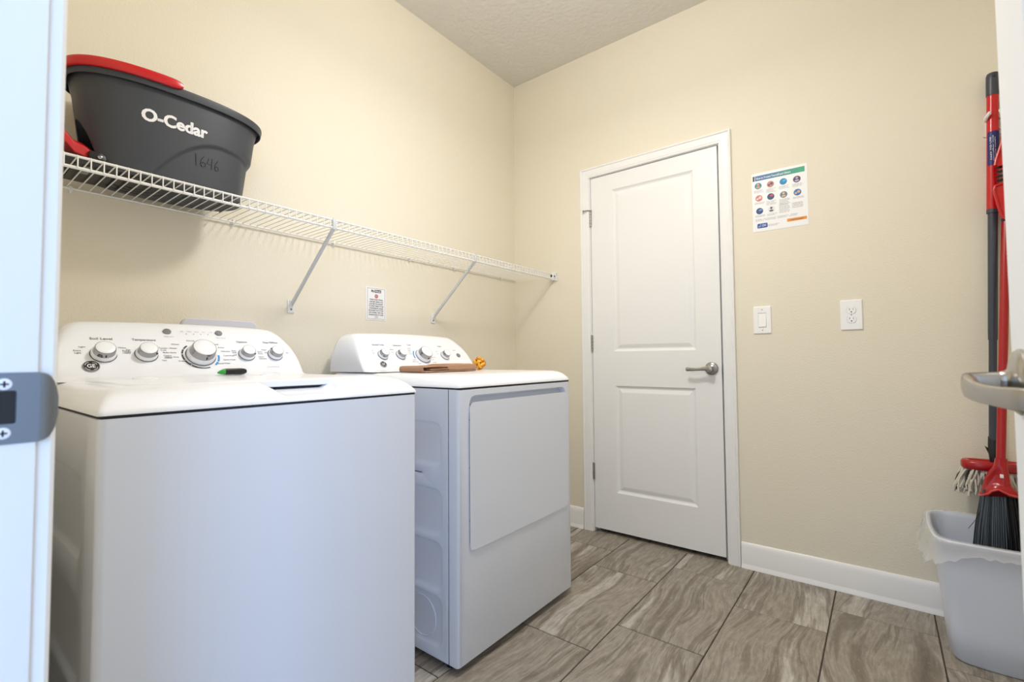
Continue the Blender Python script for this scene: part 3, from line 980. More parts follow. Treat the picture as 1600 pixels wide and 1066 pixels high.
# ================================================================== wire shelf on the left wall
ZS = 1.514
SH0, SH1 = -2.395, -0.012
shelf = thing('wire_shelf', 'long white ventilated wire shelf on the left wall above the laundry machines', 'shelf', (0.15, -1.2, ZS))
def rod(a, b, r):
    bm = NB(); cyl(bm, a, b, r, n=10)
    return make('rail', bm, M_wire, parent=shelf)
rod((0.012, SH0, ZS - 0.004), (0.012, SH1, ZS - 0.004), 0.0034)
rod((0.304, SH0, ZS + 0.001), (0.304, SH1, ZS + 0.001), 0.0034)
rod((0.304, SH0, ZS - 0.0285), (0.304, SH1, ZS - 0.0285), 0.0042)
bm = NB()
tube(bm, [(0.009, 0, ZS), (0.298, 0, ZS + 0.0015), (0.3055, 0, ZS + 0.0035), (0.3088, 0, ZS - 0.001), (0.3088, 0, ZS - 0.029)], 0.0016, 6, up=(0, 1, 0))
w0 = make('wire', bm, M_wire, parent=shelf, org=(0.15, 0, ZS))
nw = 92
for i in range(nw):
    y = -0.026 - i * 0.0258
    if i == 0: w0.location = Vector((0.15, y, ZS)) - ORG[shelf]
    else: copy_part(w0, shelf, Vector((0.15, y, ZS)) - ORG[shelf])
# wall clips
bm = NB()
rev(bm, (0.0, 0, ZS - 0.004), X, [(0.0080, 0.0), (0.0080, 0.004), (0.0055, 0.007), (0.0055, 0.016)], 14)
box(bm, 0.0, 0.013, -0.0022, 0.0022, ZS - 0.018, ZS + 0.006, 0.001)
cl0 = make('wall_clip', bm, M_wire, parent=shelf, org=(0.01, 0, ZS))
for i, y in enumerate((-2.185, -1.735, -1.325, -0.900, -0.575, -0.160)):
    p = Vector((0.01, y, ZS)) - ORG[shelf]
    if i == 0: cl0.location = p
    else: copy_part(cl0, shelf, p)
# diagonal braces
for y in (-1.505, -0.728):
    bm = NB()
    a = Vector((0.010, y - 0.006, 1.222)); b = Vector((0.303, y, ZS - 0.030))
    d = (b - a).normalized()
    n = d.cross(Y).normalized()
    tube(bm, [a, a + d * 0.01, b - d * 0.004, b], 0.0075, 12, flat=(1.0, 0.75), up=(0, 1, 0))
    br = make('brace', bm, M_brace, parent=shelf, label='grey diagonal brace')
    bm = NB()
    box(bm, 0.0, 0.006, y - 0.020, y + 0.008, 1.188, 1.240, 0.002)
    box(bm, 0.004, 0.015, y - 0.014, y + 0.002, 1.214, 1.240, 0.003)
    make('brace_foot', bm, M_wire, parent=br)
    bm = NB()
    rev(bm, (0.006, y - 0.006, 1.202), X, [(0.0045, 0), (0.004, 0.002), (0.001, 0.003)], 12)
    make('screw', bm, M_steel, parent=br)
    bm = NB()
    box(bm, 0.3005, 0.3105, y - 0.007, y + 0.007, ZS - 0.034, ZS + 0.005, 0.002)
    box(bm, 0.302, 0.308, y - 0.004, y + 0.004, ZS + 0.003, ZS + 0.009, 0.0015)
    make('rail_clip', bm, M_brace, parent=br)
# end bracket on the back wall
bm = NB()
box(bm, 0.285, 0.332, -0.006, 0.0, ZS - 0.040, ZS + 0.014, 0.002)
box(bm, 0.291, 0.318, -0.030, -0.004, ZS - 0.038, ZS + 0.010, 0.004)
eb = make('end_bracket', bm, M_wire, parent=shelf)
bm = NB(); rev(bm, (0.3195, -0.017, ZS - 0.012), X, [(0.005, -0.003), (0.005, 0.0005)], 12); rev(bm, (0.304, -0.029, ZS - 0.010), (0, -1, 0), [(0.007, 0), (0.007, 0.0025)], 12)
make('bracket_hole', bm, M_gap, parent=eb)
for z in (ZS + 0.006, ZS - 0.004):
    bm = NB(); rev(bm, (0.3265, -0.006, z), (0, -1, 0), [(0.003, 0), (0.002, 0.0015)], 10)
    make('screw', bm, M_steel, parent=eb)

# ================================================================== mop bucket on the shelf
BC = Vector((0.152, -1.975, 0))
BZ0, BZ1 = ZS + 0.0062, 1.792
bucket = thing('mop_bucket', 'charcoal oval mop bucket with white lettering and red handle on the wire shelf', 'bucket', (BC.x, BC.y, BZ0))
def ell(a, b, n=2.5, N=360):
    out = []
    for i in range(N):
        t = 2 * PI * i / N
        c, s = math.cos(t), math.sin(t)
        k = (abs(c) ** n + abs(s) ** n) ** (-1 / n)
        out.append((a * c * k, b * s * k))
    return out
def dims(z):
    h = (z - BZ0) / (BZ1 - BZ0)
    return 0.121 + 0.019 * h, 0.206 + 0.034 * h + 0.006 * max(0, h - 0.8) * 5
def smooth01(t):
    t = max(0.0, min(1.0, t)); return t * t * (3 - 2 * t)
def arch_z(y):
    d = (y + 1.875)
    return 1.668 - (d / 0.17) ** 2 * (0.12 if d < 0 else 0.035)
def surf(i, z, N=120, inset=0.0):
    a, b = dims(z)
    x, y = ell(a - inset, b - inset)[i]
    Yw = BC.y + y
    if x > 0.03:
        k = smooth01((arch_z(Yw) - z) / 0.012) * smooth01((z - BZ0 + 0.1) / 0.1)
        x -= 0.0045 * k
    return Vector((BC.x + x, Yw, z))
NZ = 110
bm = NB()
ells = None
grid = []
zs = [BZ0 + (BZ1 - 0.004 - BZ0) * j / NZ for j in range(NZ + 1)]
for j, z in enumerate(zs):
    a, b = dims(z)
    pts = ell(a, b)
    row = []
    for x, y in pts:
        Yw = BC.y + y
        xx = x
        if x > 0.02:
            k = smooth01((arch_z(Yw) - z) / 0.012)
            xx = x * (1 - 0.045 * k)
            # slight matching draw-in of the end below the flare
        ey = Yw
        if y > 0.15:
            ey = Yw - 0.010 * smooth01((arch_z(Yw) - z + 0.02) / 0.03) * smooth01((y - 0.15) / 0.05)
        row.append(bm.verts.new((BC.x + xx, ey, z)))
    grid.append(row)
N = 360
def notch(i, j):
    # opening at the left end where the pedal comes out, front half
    t = 2 * PI * (i + 0.5) / N
    deg = math.degrees(t) % 360
    z = (zs[j] + zs[j + 1]) / 2
    lo, hi = 262, 301
    if not (lo < deg < hi): return False
    k = (deg - lo) / (hi - lo)
    top = BZ0 + 0.010 + 0.140 * (1 - k ** 2.4) ** 0.62
    return z < top
for j in range(NZ):
    for i in range(N):
        if notch(i, j): continue
        bm.faces.new((grid[j][i], grid[j][(i + 1) % N], grid[j + 1][(i + 1) % N], grid[j + 1][i]))
bm.faces.new(grid[0])
for v in [v for v in bm.verts if not v.link_faces]: bm.verts.remove(v)
body = make('body', bm, M_bucket, parent=bucket, smooth=60)
sm = body.modifiers.new('shell', 'SOLIDIFY'); sm.thickness = 0.003; sm.offset = -1
# dark inner shell seen through the pedal opening
bm = NB()
lo = []
for z in (BZ0 + 0.004, BZ0 + 0.09, BZ0 + 0.19):
    a, b = dims(z)
    lo.append([(BC.x + x, BC.y + y, z) for x, y in ell(a - 0.022, b - 0.028)])
loft(bm, lo)
make('gear_housing', bm, M_black, parent=bucket)
# rim with turned-down lip
bm = NB()
lo = []
for dz, e in ((-0.022, 0.0065), (-0.022, 0.0085), (-0.006, 0.0115), (0.000, 0.0110), (0.003, 0.006), (0.003, 0.0), (-0.002, -0.003), (-0.006, -0.003), (-0.006, 0.003), (-0.020, 0.0055)):
    a, b = dims(BZ1)
    lo.append([(BC.x + x, BC.y + y, BZ1 + dz) for x, y in ell(a + e, b + e)])
loft(bm, lo + [lo[0]], cap0=False, cap1=False)
bmesh.ops.remove_doubles(bm, verts=bm.verts, dist=1e-6)
make('rim', bm, M_bucket, parent=bucket, smooth=50)
# red bail handle folded down along the front of the rim
bm = NB()
a, b = dims(BZ1)
pl = ell(a + 0.0150, b + 0.0150)
idx = [i % N for i in range(-112, -3, 2)]
pts = [(BC.x + pl[i][0], BC.y + pl[i][1], BZ1 + 0.006) for i in idx]
rad = [1.0] * len(pts)
for q in range(4):
    rad[-1 - q] = (0.45, 0.80, 0.93, 0.99)[q]
tube(bm, pts, rad, 16, flat=(0.0058, 0.0135), up=(0, 0, 1))
hb = make('handle', bm, M_red, parent=bucket, label='glossy red carrying handle', smooth=50)
# lettering wrapped on the front
def wrap_front(q, off=0.0012):
    z = q.z
    a, b = dims(z)
    y = q.y - BC.y
    n = 2.5
    t = max(0.0, 1 - abs(y / b) ** n)
    x = a * t ** (1 / n)
    k = smooth01((arch_z(q.y) - z) / 0.012)
    return Vector((BC.x + x * (1 - 0.045 * k) + off, q.y, z))
bm = NB()
for dy_, dz_ in ((0, 0), (0.0011, 0), (-0.0011, 0), (0, 0.0007), (0, -0.0007)):
    put_text(bm, 'O-Cedar', (0.28, -2.002 + dy_, 1.690 + dz_), Y, Z, 0.047, bold=0.020, width=0.162, fn=wrap_front)
bmesh.ops.subdivide_edges(bm, edges=[e for e in bm.edges if e.calc_length() > 0.01], cuts=2)
for v in bm.verts: v.co = wrap_front(v.co)
make('lettering', bm, M_white, parent=bucket, smooth=0, label='bold white lettering')
bm = NB()
strokes = [[(0, 1), (0.02, 0.5), (0.05, 0)],
           [(0.42, 0.95), (0.28, 0.6), (0.24, 0.25), (0.34, 0.03), (0.50, 0.12), (0.50, 0.36), (0.38, 0.44), (0.26, 0.3)],
           [(0.66, 0.88), (0.58, 0.42), (0.72, 0.42), (0.86, 0.44)], [(0.84, 0.95), (0.82, 0.5), (0.81, 0.0)],
           [(1.14, 0.92), (1.02, 0.6), (0.98, 0.25), (1.06, 0.03), (1.18, 0.12), (1.18, 0.34), (1.08, 0.42), (1.0, 0.3)]]
for s in strokes:
    tube(bm, [wrap_front(Vector((0, -1.948 + u * 0.055, 1.588 + v * 0.036)), 0.0006) for u, v in s], 0.0008, 5)
make('handwriting', bm, M_black, parent=bucket, label='handwritten black marker number')
# foot pedal and its pivot
bm = NB()
prof = [(-2.160, 1.542, 0.018), (-2.195, 1.562, 0.026), (-2.212, 1.566, 0.026), (-2.245, 1.600, 0.036), (-2.320, 1.660, 0.042), (-2.345, 1.672, 0.036)]
lo = []
for y, z, w in prof:
    lo.append([(0.195 - w, y, z - 0.014), (0.195 + w, y, z - 0.014), (0.195 + w, y, z + 0.013), (0.195 + w * 0.5, y, z + 0.024), (0.195 - w * 0.5, y, z + 0.024), (0.195 - w, y, z + 0.013)])
loft(bm, lo)
bmesh.ops.bevel(bm, geom=bm.edges[:], offset=0.002, segments=2, affect='EDGES')
pd = make('foot_pedal', bm, M_red, parent=bucket, label='red foot pedal')
bm = NB()
box(bm, 0.165, 0.232, -2.185, -2.140, BZ0 + 0.002, 1.566, 0.006)
rev(bm, (0.232, -2.163, 1.546), X, [(0.016, -0.02), (0.016, 0.002), (0.012, 0.004)], 20)
make('pivot_block', bm, M_black, parent=pd)
bm = NB()
rev(bm, (0.236, -2.163, 1.549), X, [(0.006, 0), (0.005, 0.003), (0.002, 0.004)], 16)
make('screw', bm, M_chrome, parent=pd)
# black gear base that sticks out to the left under the pedal
bm = NB()
gb = [(a_, b_) for a_, b_ in rrect(0.062, 0.246, -2.300, -2.030, 0.03, 6)]
loft(bm, [[(a_, b_, BZ0 - 0.0002) for a_, b_ in gb], [(a_, b_, BZ0 + 0.014) for a_, b_ in gb]])
for k in range(9): box(bm, 0.075, 0.235, -2.285 + k * 0.024, -2.280 + k * 0.024, BZ0 - 0.0022, BZ0 + 0.001)
gbase = make('gear_base', bm, M_black, parent=bucket)
for yy in (-2.255, -2.19):
    bm = NB(); box(bm, 0.155, 0.225, yy, yy + 0.016, BZ0 - 0.0028, BZ0 + 0.001, 0.001)
    make('link_bar', bm, M_button, parent=gbase)
# ribbed underside
bm = NB()
for r in (0.035, 0.060, 0.085):
    tube(bm, [(BC.x + r * math.cos(2 * PI * k / 32), -2.06 + r * math.sin(2 * PI * k / 32), BZ0 - 0.0002) for k in range(32)], 0.0016, 6, closed=True)
for k in range(5):
    box(bm, BC.x - 0.09, BC.x + 0.09, -1.94 + k * 0.034, -1.937 + k * 0.034, BZ0 - 0.0012, BZ0 + 0.001)
make('underside_rib', bm, M_black, parent=bucket)

# ================================================================== small things on the machines
# tan towel folded in thirds on the dryer
bm = NB()
TX0, TX1 = 0.390, 0.530
def towel_layer(bm, path, x0, x1, th):
    """path in (y, z) swept through x with soft wobble."""
    NXS = 14
    grid = []
    for side in (1, -1):
        rows = []
        for i in range(len(path)):
            p = Vector((path[i][0], path[i][1]))
            t = Vector(path[min(i + 1, len(path) - 1)]) - Vector(path[max(i - 1, 0)])
            nrm = Vector((-t.y, t.x)).normalized() * th * 0.5 * side
            row = []
            for k in range(NXS + 1):
                u = k / NXS
                edge = 1 - 0.55 * max(0, abs(u - 0.5) * 2 - 0.88) / 0.12
                q = p + nrm * edge
                w = 0.0018 * noise.noise(Vector((u * 3, i * 0.31, side)))
                row.append(bm.verts.new((x0 + (x1 - x0) * u + 0.004 * noise.noise(Vector((i * 0.3, side, 2))), q.x, max(0.9436, q.y + w))))
            rows.append(row)
        grid.append(rows)
    A, B = grid
    n = len(path)
    for rows in grid:
        for i in range(n - 1):
            for k in range(NXS): bm.faces.new((rows[i][k], rows[i + 1][k], rows[i + 1][k + 1], rows[i][k + 1]))
    for i in range(n - 1):
        for k in (0, NXS): bm.faces.new((A[i][k], A[i + 1][k], B[i + 1][k], B[i][k]))
    for i in (0, n - 1):
        for k in range(NXS): bm.faces.new((A[i][k], A[i][k + 1], B[i][k + 1], B[i][k]))
Z0 = 0.9432
path = []
# inner roll of the left half, then out over the top, down the right end and back underneath
for k in range(8): path.append((-1.265 + 0.125 * k / 7, Z0 + 0.0125))
for k in range(1, 8):
    a = math.radians(-90 + 180 * k / 8); path.append((-1.140 + 0.0065 * math.cos(a), Z0 + 0.0175 + 0.0055 * math.sin(a) + 0.0))
for k in range(8): path.append((-1.142 - 0.150 * k / 7, Z0 + 0.0230 - 0.001 * k / 7))
for k in range(1, 8):
    a = math.radians(90 + 180 * k / 8); path.append((-1.294 + 0.0085 * math.cos(a), Z0 + 0.0135 + 0.0090 * math.sin(a)))
for k in range(24): path.append((-1.292 + 0.320 * k / 23, Z0 + 0.0040))
TQ = lambda y: -0.957 + (y + 0.957) * 0.90
towel_layer(bm, [(TQ(a_), b_) for a_, b_ in path], TX0, TX1, 0.0075)
# thicker folded right half: a soft pillow with a rounded fold
def pillow(bm, x0, x1, y0, y1, z0, z1):
    NA, NBB = 40, 18
    loops = []
    for j in range(NBB + 1):
        u = -1 + 2 * j / NBB
        e = (1 - abs(u) ** 6) ** (1 / 6) if abs(u) < 1 else 0.0
        e = max(e, 0.30)
        yy = (y0 + y1) / 2 + u * (y1 - y0) / 2
        lp = []
        for k in range(NA):
            a = 2 * PI * k / NA
            c_, s_ = math.cos(a), math.sin(a)
            q = (abs(c_) ** 5 + abs(s_) ** 5) ** (-1 / 5)
            w = 0.0016 * noise.noise(Vector((c_ * 2, s_ * 2, yy * 30)))
            lp.append(((x0 + x1) / 2 + c_ * q * (x1 - x0) / 2 * (0.97 + 0.03 * e) + w, yy, (z0 + z1) / 2 + s_ * q * (z1 - z0) / 2 * e + w))
        loops.append(lp)
    loft(bm, loops)
pillow(bm, TX0 + 0.002, TX1 + 0.002, TQ(-1.160), TQ(-0.965), Z0 + 0.002, Z0 + 0.0325)
tw = make('folded_towel', bm, M_towel, org=(0.46, -1.10, 0.9432), label='tan folded towel lying on the dryer top before its controls', cat='towel', smooth=70)

# gold knotted cord ball at the towel's right end
ball = thing('knotted_ball', 'small golden knotted cord ball on the dryer beside the tan towel', 'ball', (0.470, -0.885, 0.943))
bc = Vector((0.470, -0.885, 0.9425 + 0.0325))
axes = [Vector((1, 0.2, 0.3)).normalized(), Vector((-0.2, 1, 0.35)).normalized(), Vector((-0.3, -0.35, 1)).normalized()]
for k, ax in enumerate(axes):
    u, v = frame_axes(ax)
    bm = NB()
    for s in (-1, 1):
        off = s * 0.0085
        r = 0.0230
        rr = math.sqrt(max(1e-6, r * r - off * off))
        pts = []
        for q in range(30):
            a = 2 * PI * q / 30
            wob = 1 + 0.10 * math.cos(3 * a + k * PI / 2 + s)
            pts.append(bc + ax * off + (u * math.cos(a) + v * math.sin(a)) * rr * wob)
        tube(bm, pts, 0.0062, 8, closed=True)
    make('cord', bm, M_gold if k % 2 == 0 else M_gold2, parent=ball, smooth=70)

# black and green marker lying at the foot of the washer's console
pen = thing('pocket_marker', 'black capped marker with a green tip lying below the washing machine dial', 'marker', (0.335, -1.862, 0.949))
pz = 0.9615
bm = NB()
tube(bm, [(0.338, -1.884, pz), (0.337, -1.875, pz), (0.334, -1.835, pz), (0.333, -1.825, pz), (0.3325, -1.819, pz)], [0.0092, 0.0100, 0.0100, 0.0082, 0.0050], 12, flat=(0.8, 0.95), up=(0, 0, 1))
make('barrel', bm, M_black, parent=pen)
bm = NB()
tube(bm, [(0.340, -1.902, pz - 0.003), (0.339, -1.895, pz - 0.002), (0.3385, -1.884, pz), (0.338, -1.881, pz)], [0.0025, 0.0055, 0.0090, 0.0088], 12, flat=(0.8, 0.95), up=(0, 0, 1))
make('tip', bm, M_green, parent=pen, label='green tip')

# outlet box on the wall behind the washer
ob = thing('outlet_box', 'pale plastic laundry hookup box on the left wall behind the washing machine', 'outlet box', (0.0, -1.772, 0.96))
bm = NB()
tfw = lambda u, v, d: (0.022 - d, u, v)
pocket_face(bm, [(rrect(-1.895, -1.652, 0.955, 1.139, 0.025, 6), 0.0), (rrect(-1.899, -1.648, 0.951, 1.143, 0.028, 6), 0.004), (rrect(-1.899, -1.648, 0.951, 1.143, 0.028, 6), 0.0215)],
            [[(rrect(-1.870, -1.677, 0.975, 1.095, 0.012, 6), 0.0), (rrect(-1.868, -1.679, 0.977, 1.093, 0.012, 6), 0.018)]], tfw)
make('box_frame', bm, M_outletbox, parent=ob, smooth=40)
for y in (-1.83, -1.715):
    bm = NB(); rev(bm, (0.005, y, 1.03), X, [(0.012, 0), (0.012, 0.012), (0.006, 0.014), (0.006, 0.022)], 16)
    make('valve', bm, M_nickel, parent=ob)

# ================================================================== things on the walls
# notice on the left wall
ns = thing('notice', 'small white printed towel notice on the left wall between the shelf braces', 'notice', (0.0, -1.096, 1.182))
bm = NB(); box(bm, 0.0, 0.0025, -1.153, -1.039, 1.182, 1.340, 0.0008, 1)
make('backing', bm, M_paper, parent=ns)
bm = NB()
for (y0, y1, z0, z1) in ((-1.146, -1.046, 1.3325, 1.334), (-1.146, -1.046, 1.1880, 1.1895), (-1.146, -1.1445, 1.188, 1.334), (-1.0475, -1.046, 1.188, 1.334)):
    box(bm, 0.0024, 0.0028, y0, y1, z0, z1)
make('border', bm, mat('border_grey', (150, 130, 140), 0.6), parent=ns)
bm = NB()
lines = ['WASH YOUR TOWELS', 'AND BED LINENS. YOU', 'CAN USE THE LAUNDRY', 'TO WASH THEM AT YOUR', 'CONVENIENCE. PLEASE', 'BE AWARE THAT IF THEY', 'GET STAINED, THEY WILL', 'BE REPLACED AT YOUR']
ws = [0.075, 0.077, 0.079, 0.084, 0.078, 0.084, 0.083, 0.082]
for i, (s, w) in enumerate(zip(lines, ws)):
    put_text(bm, s, (0.0029, -1.096, 1.2800 - i * 0.01035), Y, Z, 0.0085, bold=0.03, width=w)
put_text(bm, 'COST', (0.0029, -1.096, 1.1972), Y, Z, 0.0080, bold=0.02, width=0.018)
put_text(bm, 'My', (0.0029, -1.116, 1.3205), Y, Z, 0.0165, bold=0.03, width=0.017)
make('lettering', bm, M_ink, parent=ns, smooth=0)
bm = NB(); box(bm, 0.0024, 0.0029, -1.106, -1.069, 1.3140, 1.3275)
lg = make('logo_box', bm, mat('logo_green', (46, 60, 52), 0.6), parent=ns)
bm = NB(); put_text(bm, 'Host', (0.0031, -1.0875, 1.3205), Y, Z, 0.0135, bold=0.02, width=0.031)
make('lettering', bm, M_white, parent=lg, smooth=0)
bm = NB()
rev(bm, (0.0024, -1.096, 1.2970), X, [(0.0095, 0), (0.0095, 0.0004)], 24)
em = make('emblem', bm, mat('emblem_pink', (206, 132, 130), 0.6), parent=ns)
bm = NB()
tube(bm, [(0.0028, -1.096 + 0.0085 * math.cos(2 * PI * k / 24), 1.2970 + 0.0085 * math.sin(2 * PI * k / 24)) for k in range(24)], 0.0010, 5, closed=True)
make('ring', bm, mat('emblem_dark', (120, 70, 76), 0.6), parent=em)

# health poster on the back wall
po = thing('poster', 'letter-size health poster with ten round pictures on the wall right of the door', 'poster', (1.545, 0.0, 1.59))
PX0, PX1, PZ0, PZ1 = 1.4365, 1.6525, 1.5905, 1.8615
bm = NB(); box(bm, PX0 - 0.004, PX1 + 0.006, -0.0012, 0.0, PZ0 - 0.004, PZ1 + 0.005)
make('lamination', bm, M_paper, parent=po, smooth=0)
yq = -0.0016
def flat_rect(bm, x0, x1, z0, z1, y=yq):
    vs = [bm.verts.new(q) for q in ((x0, y, z0), (x1, y, z0), (x1, y, z1), (x0, y, z1))]
    bm.faces.new(vs)
def pxz(u, v): return PX0 + u * (PX1 - PX0), PZ1 - v * (PZ1 - PZ0)
def grad_mat(name, c0, c1, x0, x1):
    m = bpy.data.materials.new(name); m.use_nodes = True
    nt = m.node_tree; b = nt.nodes['Principled BSDF']; b.inputs['Roughness'].default_value = 0.4
    tc = nt.nodes.new('ShaderNodeTexCoord'); sp_ = nt.nodes.new('ShaderNodeSeparateXYZ')
    mr = nt.nodes.new('ShaderNodeMapRange'); mr.inputs['From Min'].default_value = x0; mr.inputs['From Max'].default_value = x1
    mx = nt.nodes.new('ShaderNodeMix'); mx.data_type = 'RGBA'
    mx.inputs['A'].default_value = lin(c0); mx.inputs['B'].default_value = lin(c1)
    nt.links.new(tc.outputs['Object'], sp_.inputs[0]); nt.links.new(sp_.outputs['X'], mr.inputs['Value'])
    nt.links.new(mr.outputs['Result'], mx.inputs['Factor']); nt.links.new(mx.outputs['Result'], b.inputs['Base Color'])
    return m
bm = NB()
a = pxz(0.045, 0.025); b_ = pxz(0.985, 0.115)
flat_rect(bm, a[0], b_[0], b_[1], a[1])
hb = make('header_band', bm, grad_mat('header_print', (24, 92, 150), (48, 166, 120), -0.06, 0.10), parent=po, smooth=0, label='blue to green header band')
bm = NB()
put_text(bm, 'How to Protect Yourself and Others', (pxz(0.40, 0)[0], yq - 0.0004, pxz(0, 0.075)[1]), X, Z, 0.0135, bold=0.012, width=0.142)
make('lettering', bm, M_white, parent=hb, smooth=0)
bm = NB(); a = pxz(0.0, 0.025); b_ = pxz(0.036, 0.115); flat_rect(bm, a[0], b_[0], b_[1], a[1])
make('header_tab', bm, mat('tab_print', (44, 36, 48), 0.5), parent=po, smooth=0)
icons = [(0.105, 0.205, (30, 128, 140), (222, 150, 120)), (0.345, 0.215, (196, 130, 120), (92, 76, 110)), (0.590, 0.215, (12, 128, 184), (60, 170, 220)), (0.840, 0.222, (92, 54, 76), (168, 172, 214)),
         (0.115, 0.425, (206, 116, 112), (236, 208, 206)), (0.345, 0.432, (42, 72, 116), (204, 62, 88)), (0.590, 0.440, (74, 124, 150), (228, 176, 116)), (0.845, 0.445, (28, 108, 172), (214, 168, 126)),
         (0.122, 0.652, (30, 70, 128), (120, 150, 190)), (0.350, 0.655, (226, 224, 230), (96, 96, 112))]
cap_lines = [3, 4, 3, 3, 2, 4, 5, 2, 2, 2]
for i, (u, v, c1, c2) in enumerate(icons):
    x, z = pxz(u, v)
    r = 0.0150
    bm = NB()
    rev(bm, (x, -0.0012, z), (0, -1, 0), [(r, 0), (r, 0.0005)], 28)
    ic = make('picture', bm, mat('icon_%d' % i, c1, 0.45), parent=po, smooth=0)
    bm = NB()
    if i % 3 == 0:
        rev(bm, (x, -0.0017, z + r * 0.40), (0, -1, 0), [(r * 0.36, 0), (r * 0.36, 0.0003)], 16)
        rev(bm, (x, -0.0017, z - r * 0.42), (0, -1, 0), [(r * 0.50, 0), (r * 0.50, 0.0003)], 16, sx=1.2, sy=0.6, au=(1, 0, 0))
    elif i % 3 == 1:
        rev(bm, (x + r * 0.32, -0.0017, z + r * 0.15), (0, -1, 0), [(r * 0.42, 0), (r * 0.42, 0.0003)], 16)
        rev(bm, (x - r * 0.40, -0.0017, z - r * 0.2), (0, -1, 0), [(r * 0.32, 0), (r * 0.32, 0.0003)], 16)
    else:
        rev(bm, (x + r * 0.30, -0.0017, z + r * 0.30), (0, -1, 0), [(r * 0.42, 0), (r * 0.42, 0.0003)], 16, sx=1.3, sy=0.7, au=(1, 0, 0.3))
    make('figure', bm, mat('icon_fig_%d' % i, c2, 0.45), parent=ic, smooth=0)
rt = random.Random(3)
bm = NB()
words_ = 'Wear a mask that covers your nose and mouth to help protect others. Stay six feet away from people. Wash your hands often with soap and water. Avoid crowds. Clean and disinfect surfaces.'.split()
def para(u0, v0, nlines, w, step=0.0052, size=0.0052):
    x, z = pxz(u0, v0)
    k = rt.randrange(len(words_))
    for q in range(nlines):
        s = ' '.join(words_[(k + j) % len(words_)] for j in range(4)); k += 4
        ww = w * (0.7 + 0.3 * rt.random())
        put_text(bm, s, (x, yq, z - q * step), X, Z, size, width=ww, align='l')
for (u, v, *_), nl in zip(icons, cap_lines): para(u - 0.085, v + 0.078, nl, 0.045)
para(0.50, 0.605, 8, 0.045); para(0.74, 0.615, 5, 0.045)
para(0.04, 0.800, 1, 0.19); para(0.04, 0.822, 1, 0.17); para(0.28, 0.915, 2, 0.05)
make('lettering', bm, mat('poster_ink', (104, 104, 116), 0.6), parent=po, smooth=0)
bm = NB(); a = pxz(0.07, 0.875); b_ = pxz(0.27, 0.955)
for lp in [rrect(a[0], b_[0], b_[1], a[1], 0.004, 4)]:
    bm.faces.new([bm.verts.new((x, yq, z)) for x, z in lp])
lb = make('logo_patch', bm, mat('logo_blue', (28, 76, 160), 0.45), parent=po, smooth=0, label='blue logo patch')
bm = NB()
cx, cz = (a[0] + b_[0]) / 2, (a[1] + b_[1]) / 2
put_text(bm, 'CDC', (cx + 0.007, yq - 0.0003, cz), X, Z, 0.0135, bold=0.01, width=0.019)
tube(bm, [(cx - 0.017, yq - 0.0003, cz - 0.008), (cx - 0.010, yq - 0.0003, cz), (cx - 0.007, yq - 0.0003, cz + 0.008)], 0.0007, 4)
tube(bm, [(cx - 0.017, yq - 0.0003, cz - 0.002), (cx - 0.006, yq - 0.0003, cz - 0.004)], 0.0007, 4)
make('lettering', bm, M_white, parent=lb, smooth=0)
bm = NB(); a = pxz(0.64, 0.868); b_ = pxz(1.0, 0.918); flat_rect(bm, a[0], b_[0], b_[1], a[1])
ob_ = make('web_band', bm, mat('web_orange', (232, 148, 52), 0.45), parent=po, smooth=0, label='orange band')
bm = NB(); put_text(bm, 'cdc.gov/coronavirus', ((a[0] + b_[0]) / 2, yq - 0.0003, (a[1] + b_[1]) / 2), X, Z, 0.0085, bold=0.01, width=0.055)
make('lettering', bm, M_ink, parent=ob_, smooth=0)

# light switch and socket
def wall_plate(name, label, cat, x0, x1, z0, z1):
    t = thing(name, label, cat, ((x0 + x1) / 2, 0, (z0 + z1) / 2))
    return t
sw = wall_plate('light_switch', 'white rocker light switch plate on the back wall beside the door casing', 'light switch', 1.4245, 1.4995, 1.103, 1.2315)
tfb = lambda u, v, d: (u, -0.006 + d, v)
bm = NB()
pocket_face(bm, [(rrect(1.4275, 1.4965, 1.106, 1.2285, 0.002), 0.0), (rrect(1.4245, 1.4995, 1.103, 1.2315, 0.003), 0.0025), (rrect(1.4245, 1.4995, 1.103, 1.2315, 0.003), 0.006)],
            [[(rrect(1.4450, 1.4790, 1.1335, 1.2010), 0.0), (rrect(1.4452, 1.4788, 1.1337, 1.2008), 0.004)]], tfb)
make('plate', bm, M_switch, parent=sw, smooth=30)
bm = NB()
loft(bm, [[(1.4460, 0, 1.1345), (1.4780, 0, 1.1345), (1.4780, 0, 1.2000), (1.4460, 0, 1.2000)],
          [(1.4462, -0.0095, 1.1350), (1.4778, -0.0095, 1.1350), (1.4778, -0.0035, 1.1995), (1.4462, -0.0035, 1.1995)]])
bm.verts.ensure_lookup_table()
make('rocker', bm, M_switch, parent=sw, smooth=0)
for z in (1.119, 1.2155):
    bm = NB(); rev(bm, (1.462, -0.0058, z), (0, -1, 0), [(0.0026, 0), (0.0022, 0.0009)], 12)
    make('screw', bm, M_button, parent=sw)
so = wall_plate('wall_socket', 'white double socket plate on the wall right of the light switch', 'socket', 1.764, 1.841, 1.106, 1.234)
bm = NB()
def oval(cz, r=0.0172, N_=28):
    out = []
    for k in range(N_):
        a = 2 * PI * k / N_
        u = r * math.cos(a); v = max(-0.0145, min(0.0145, r * math.sin(a)))
        out.append((1.8025 + u, cz + v))
    return out
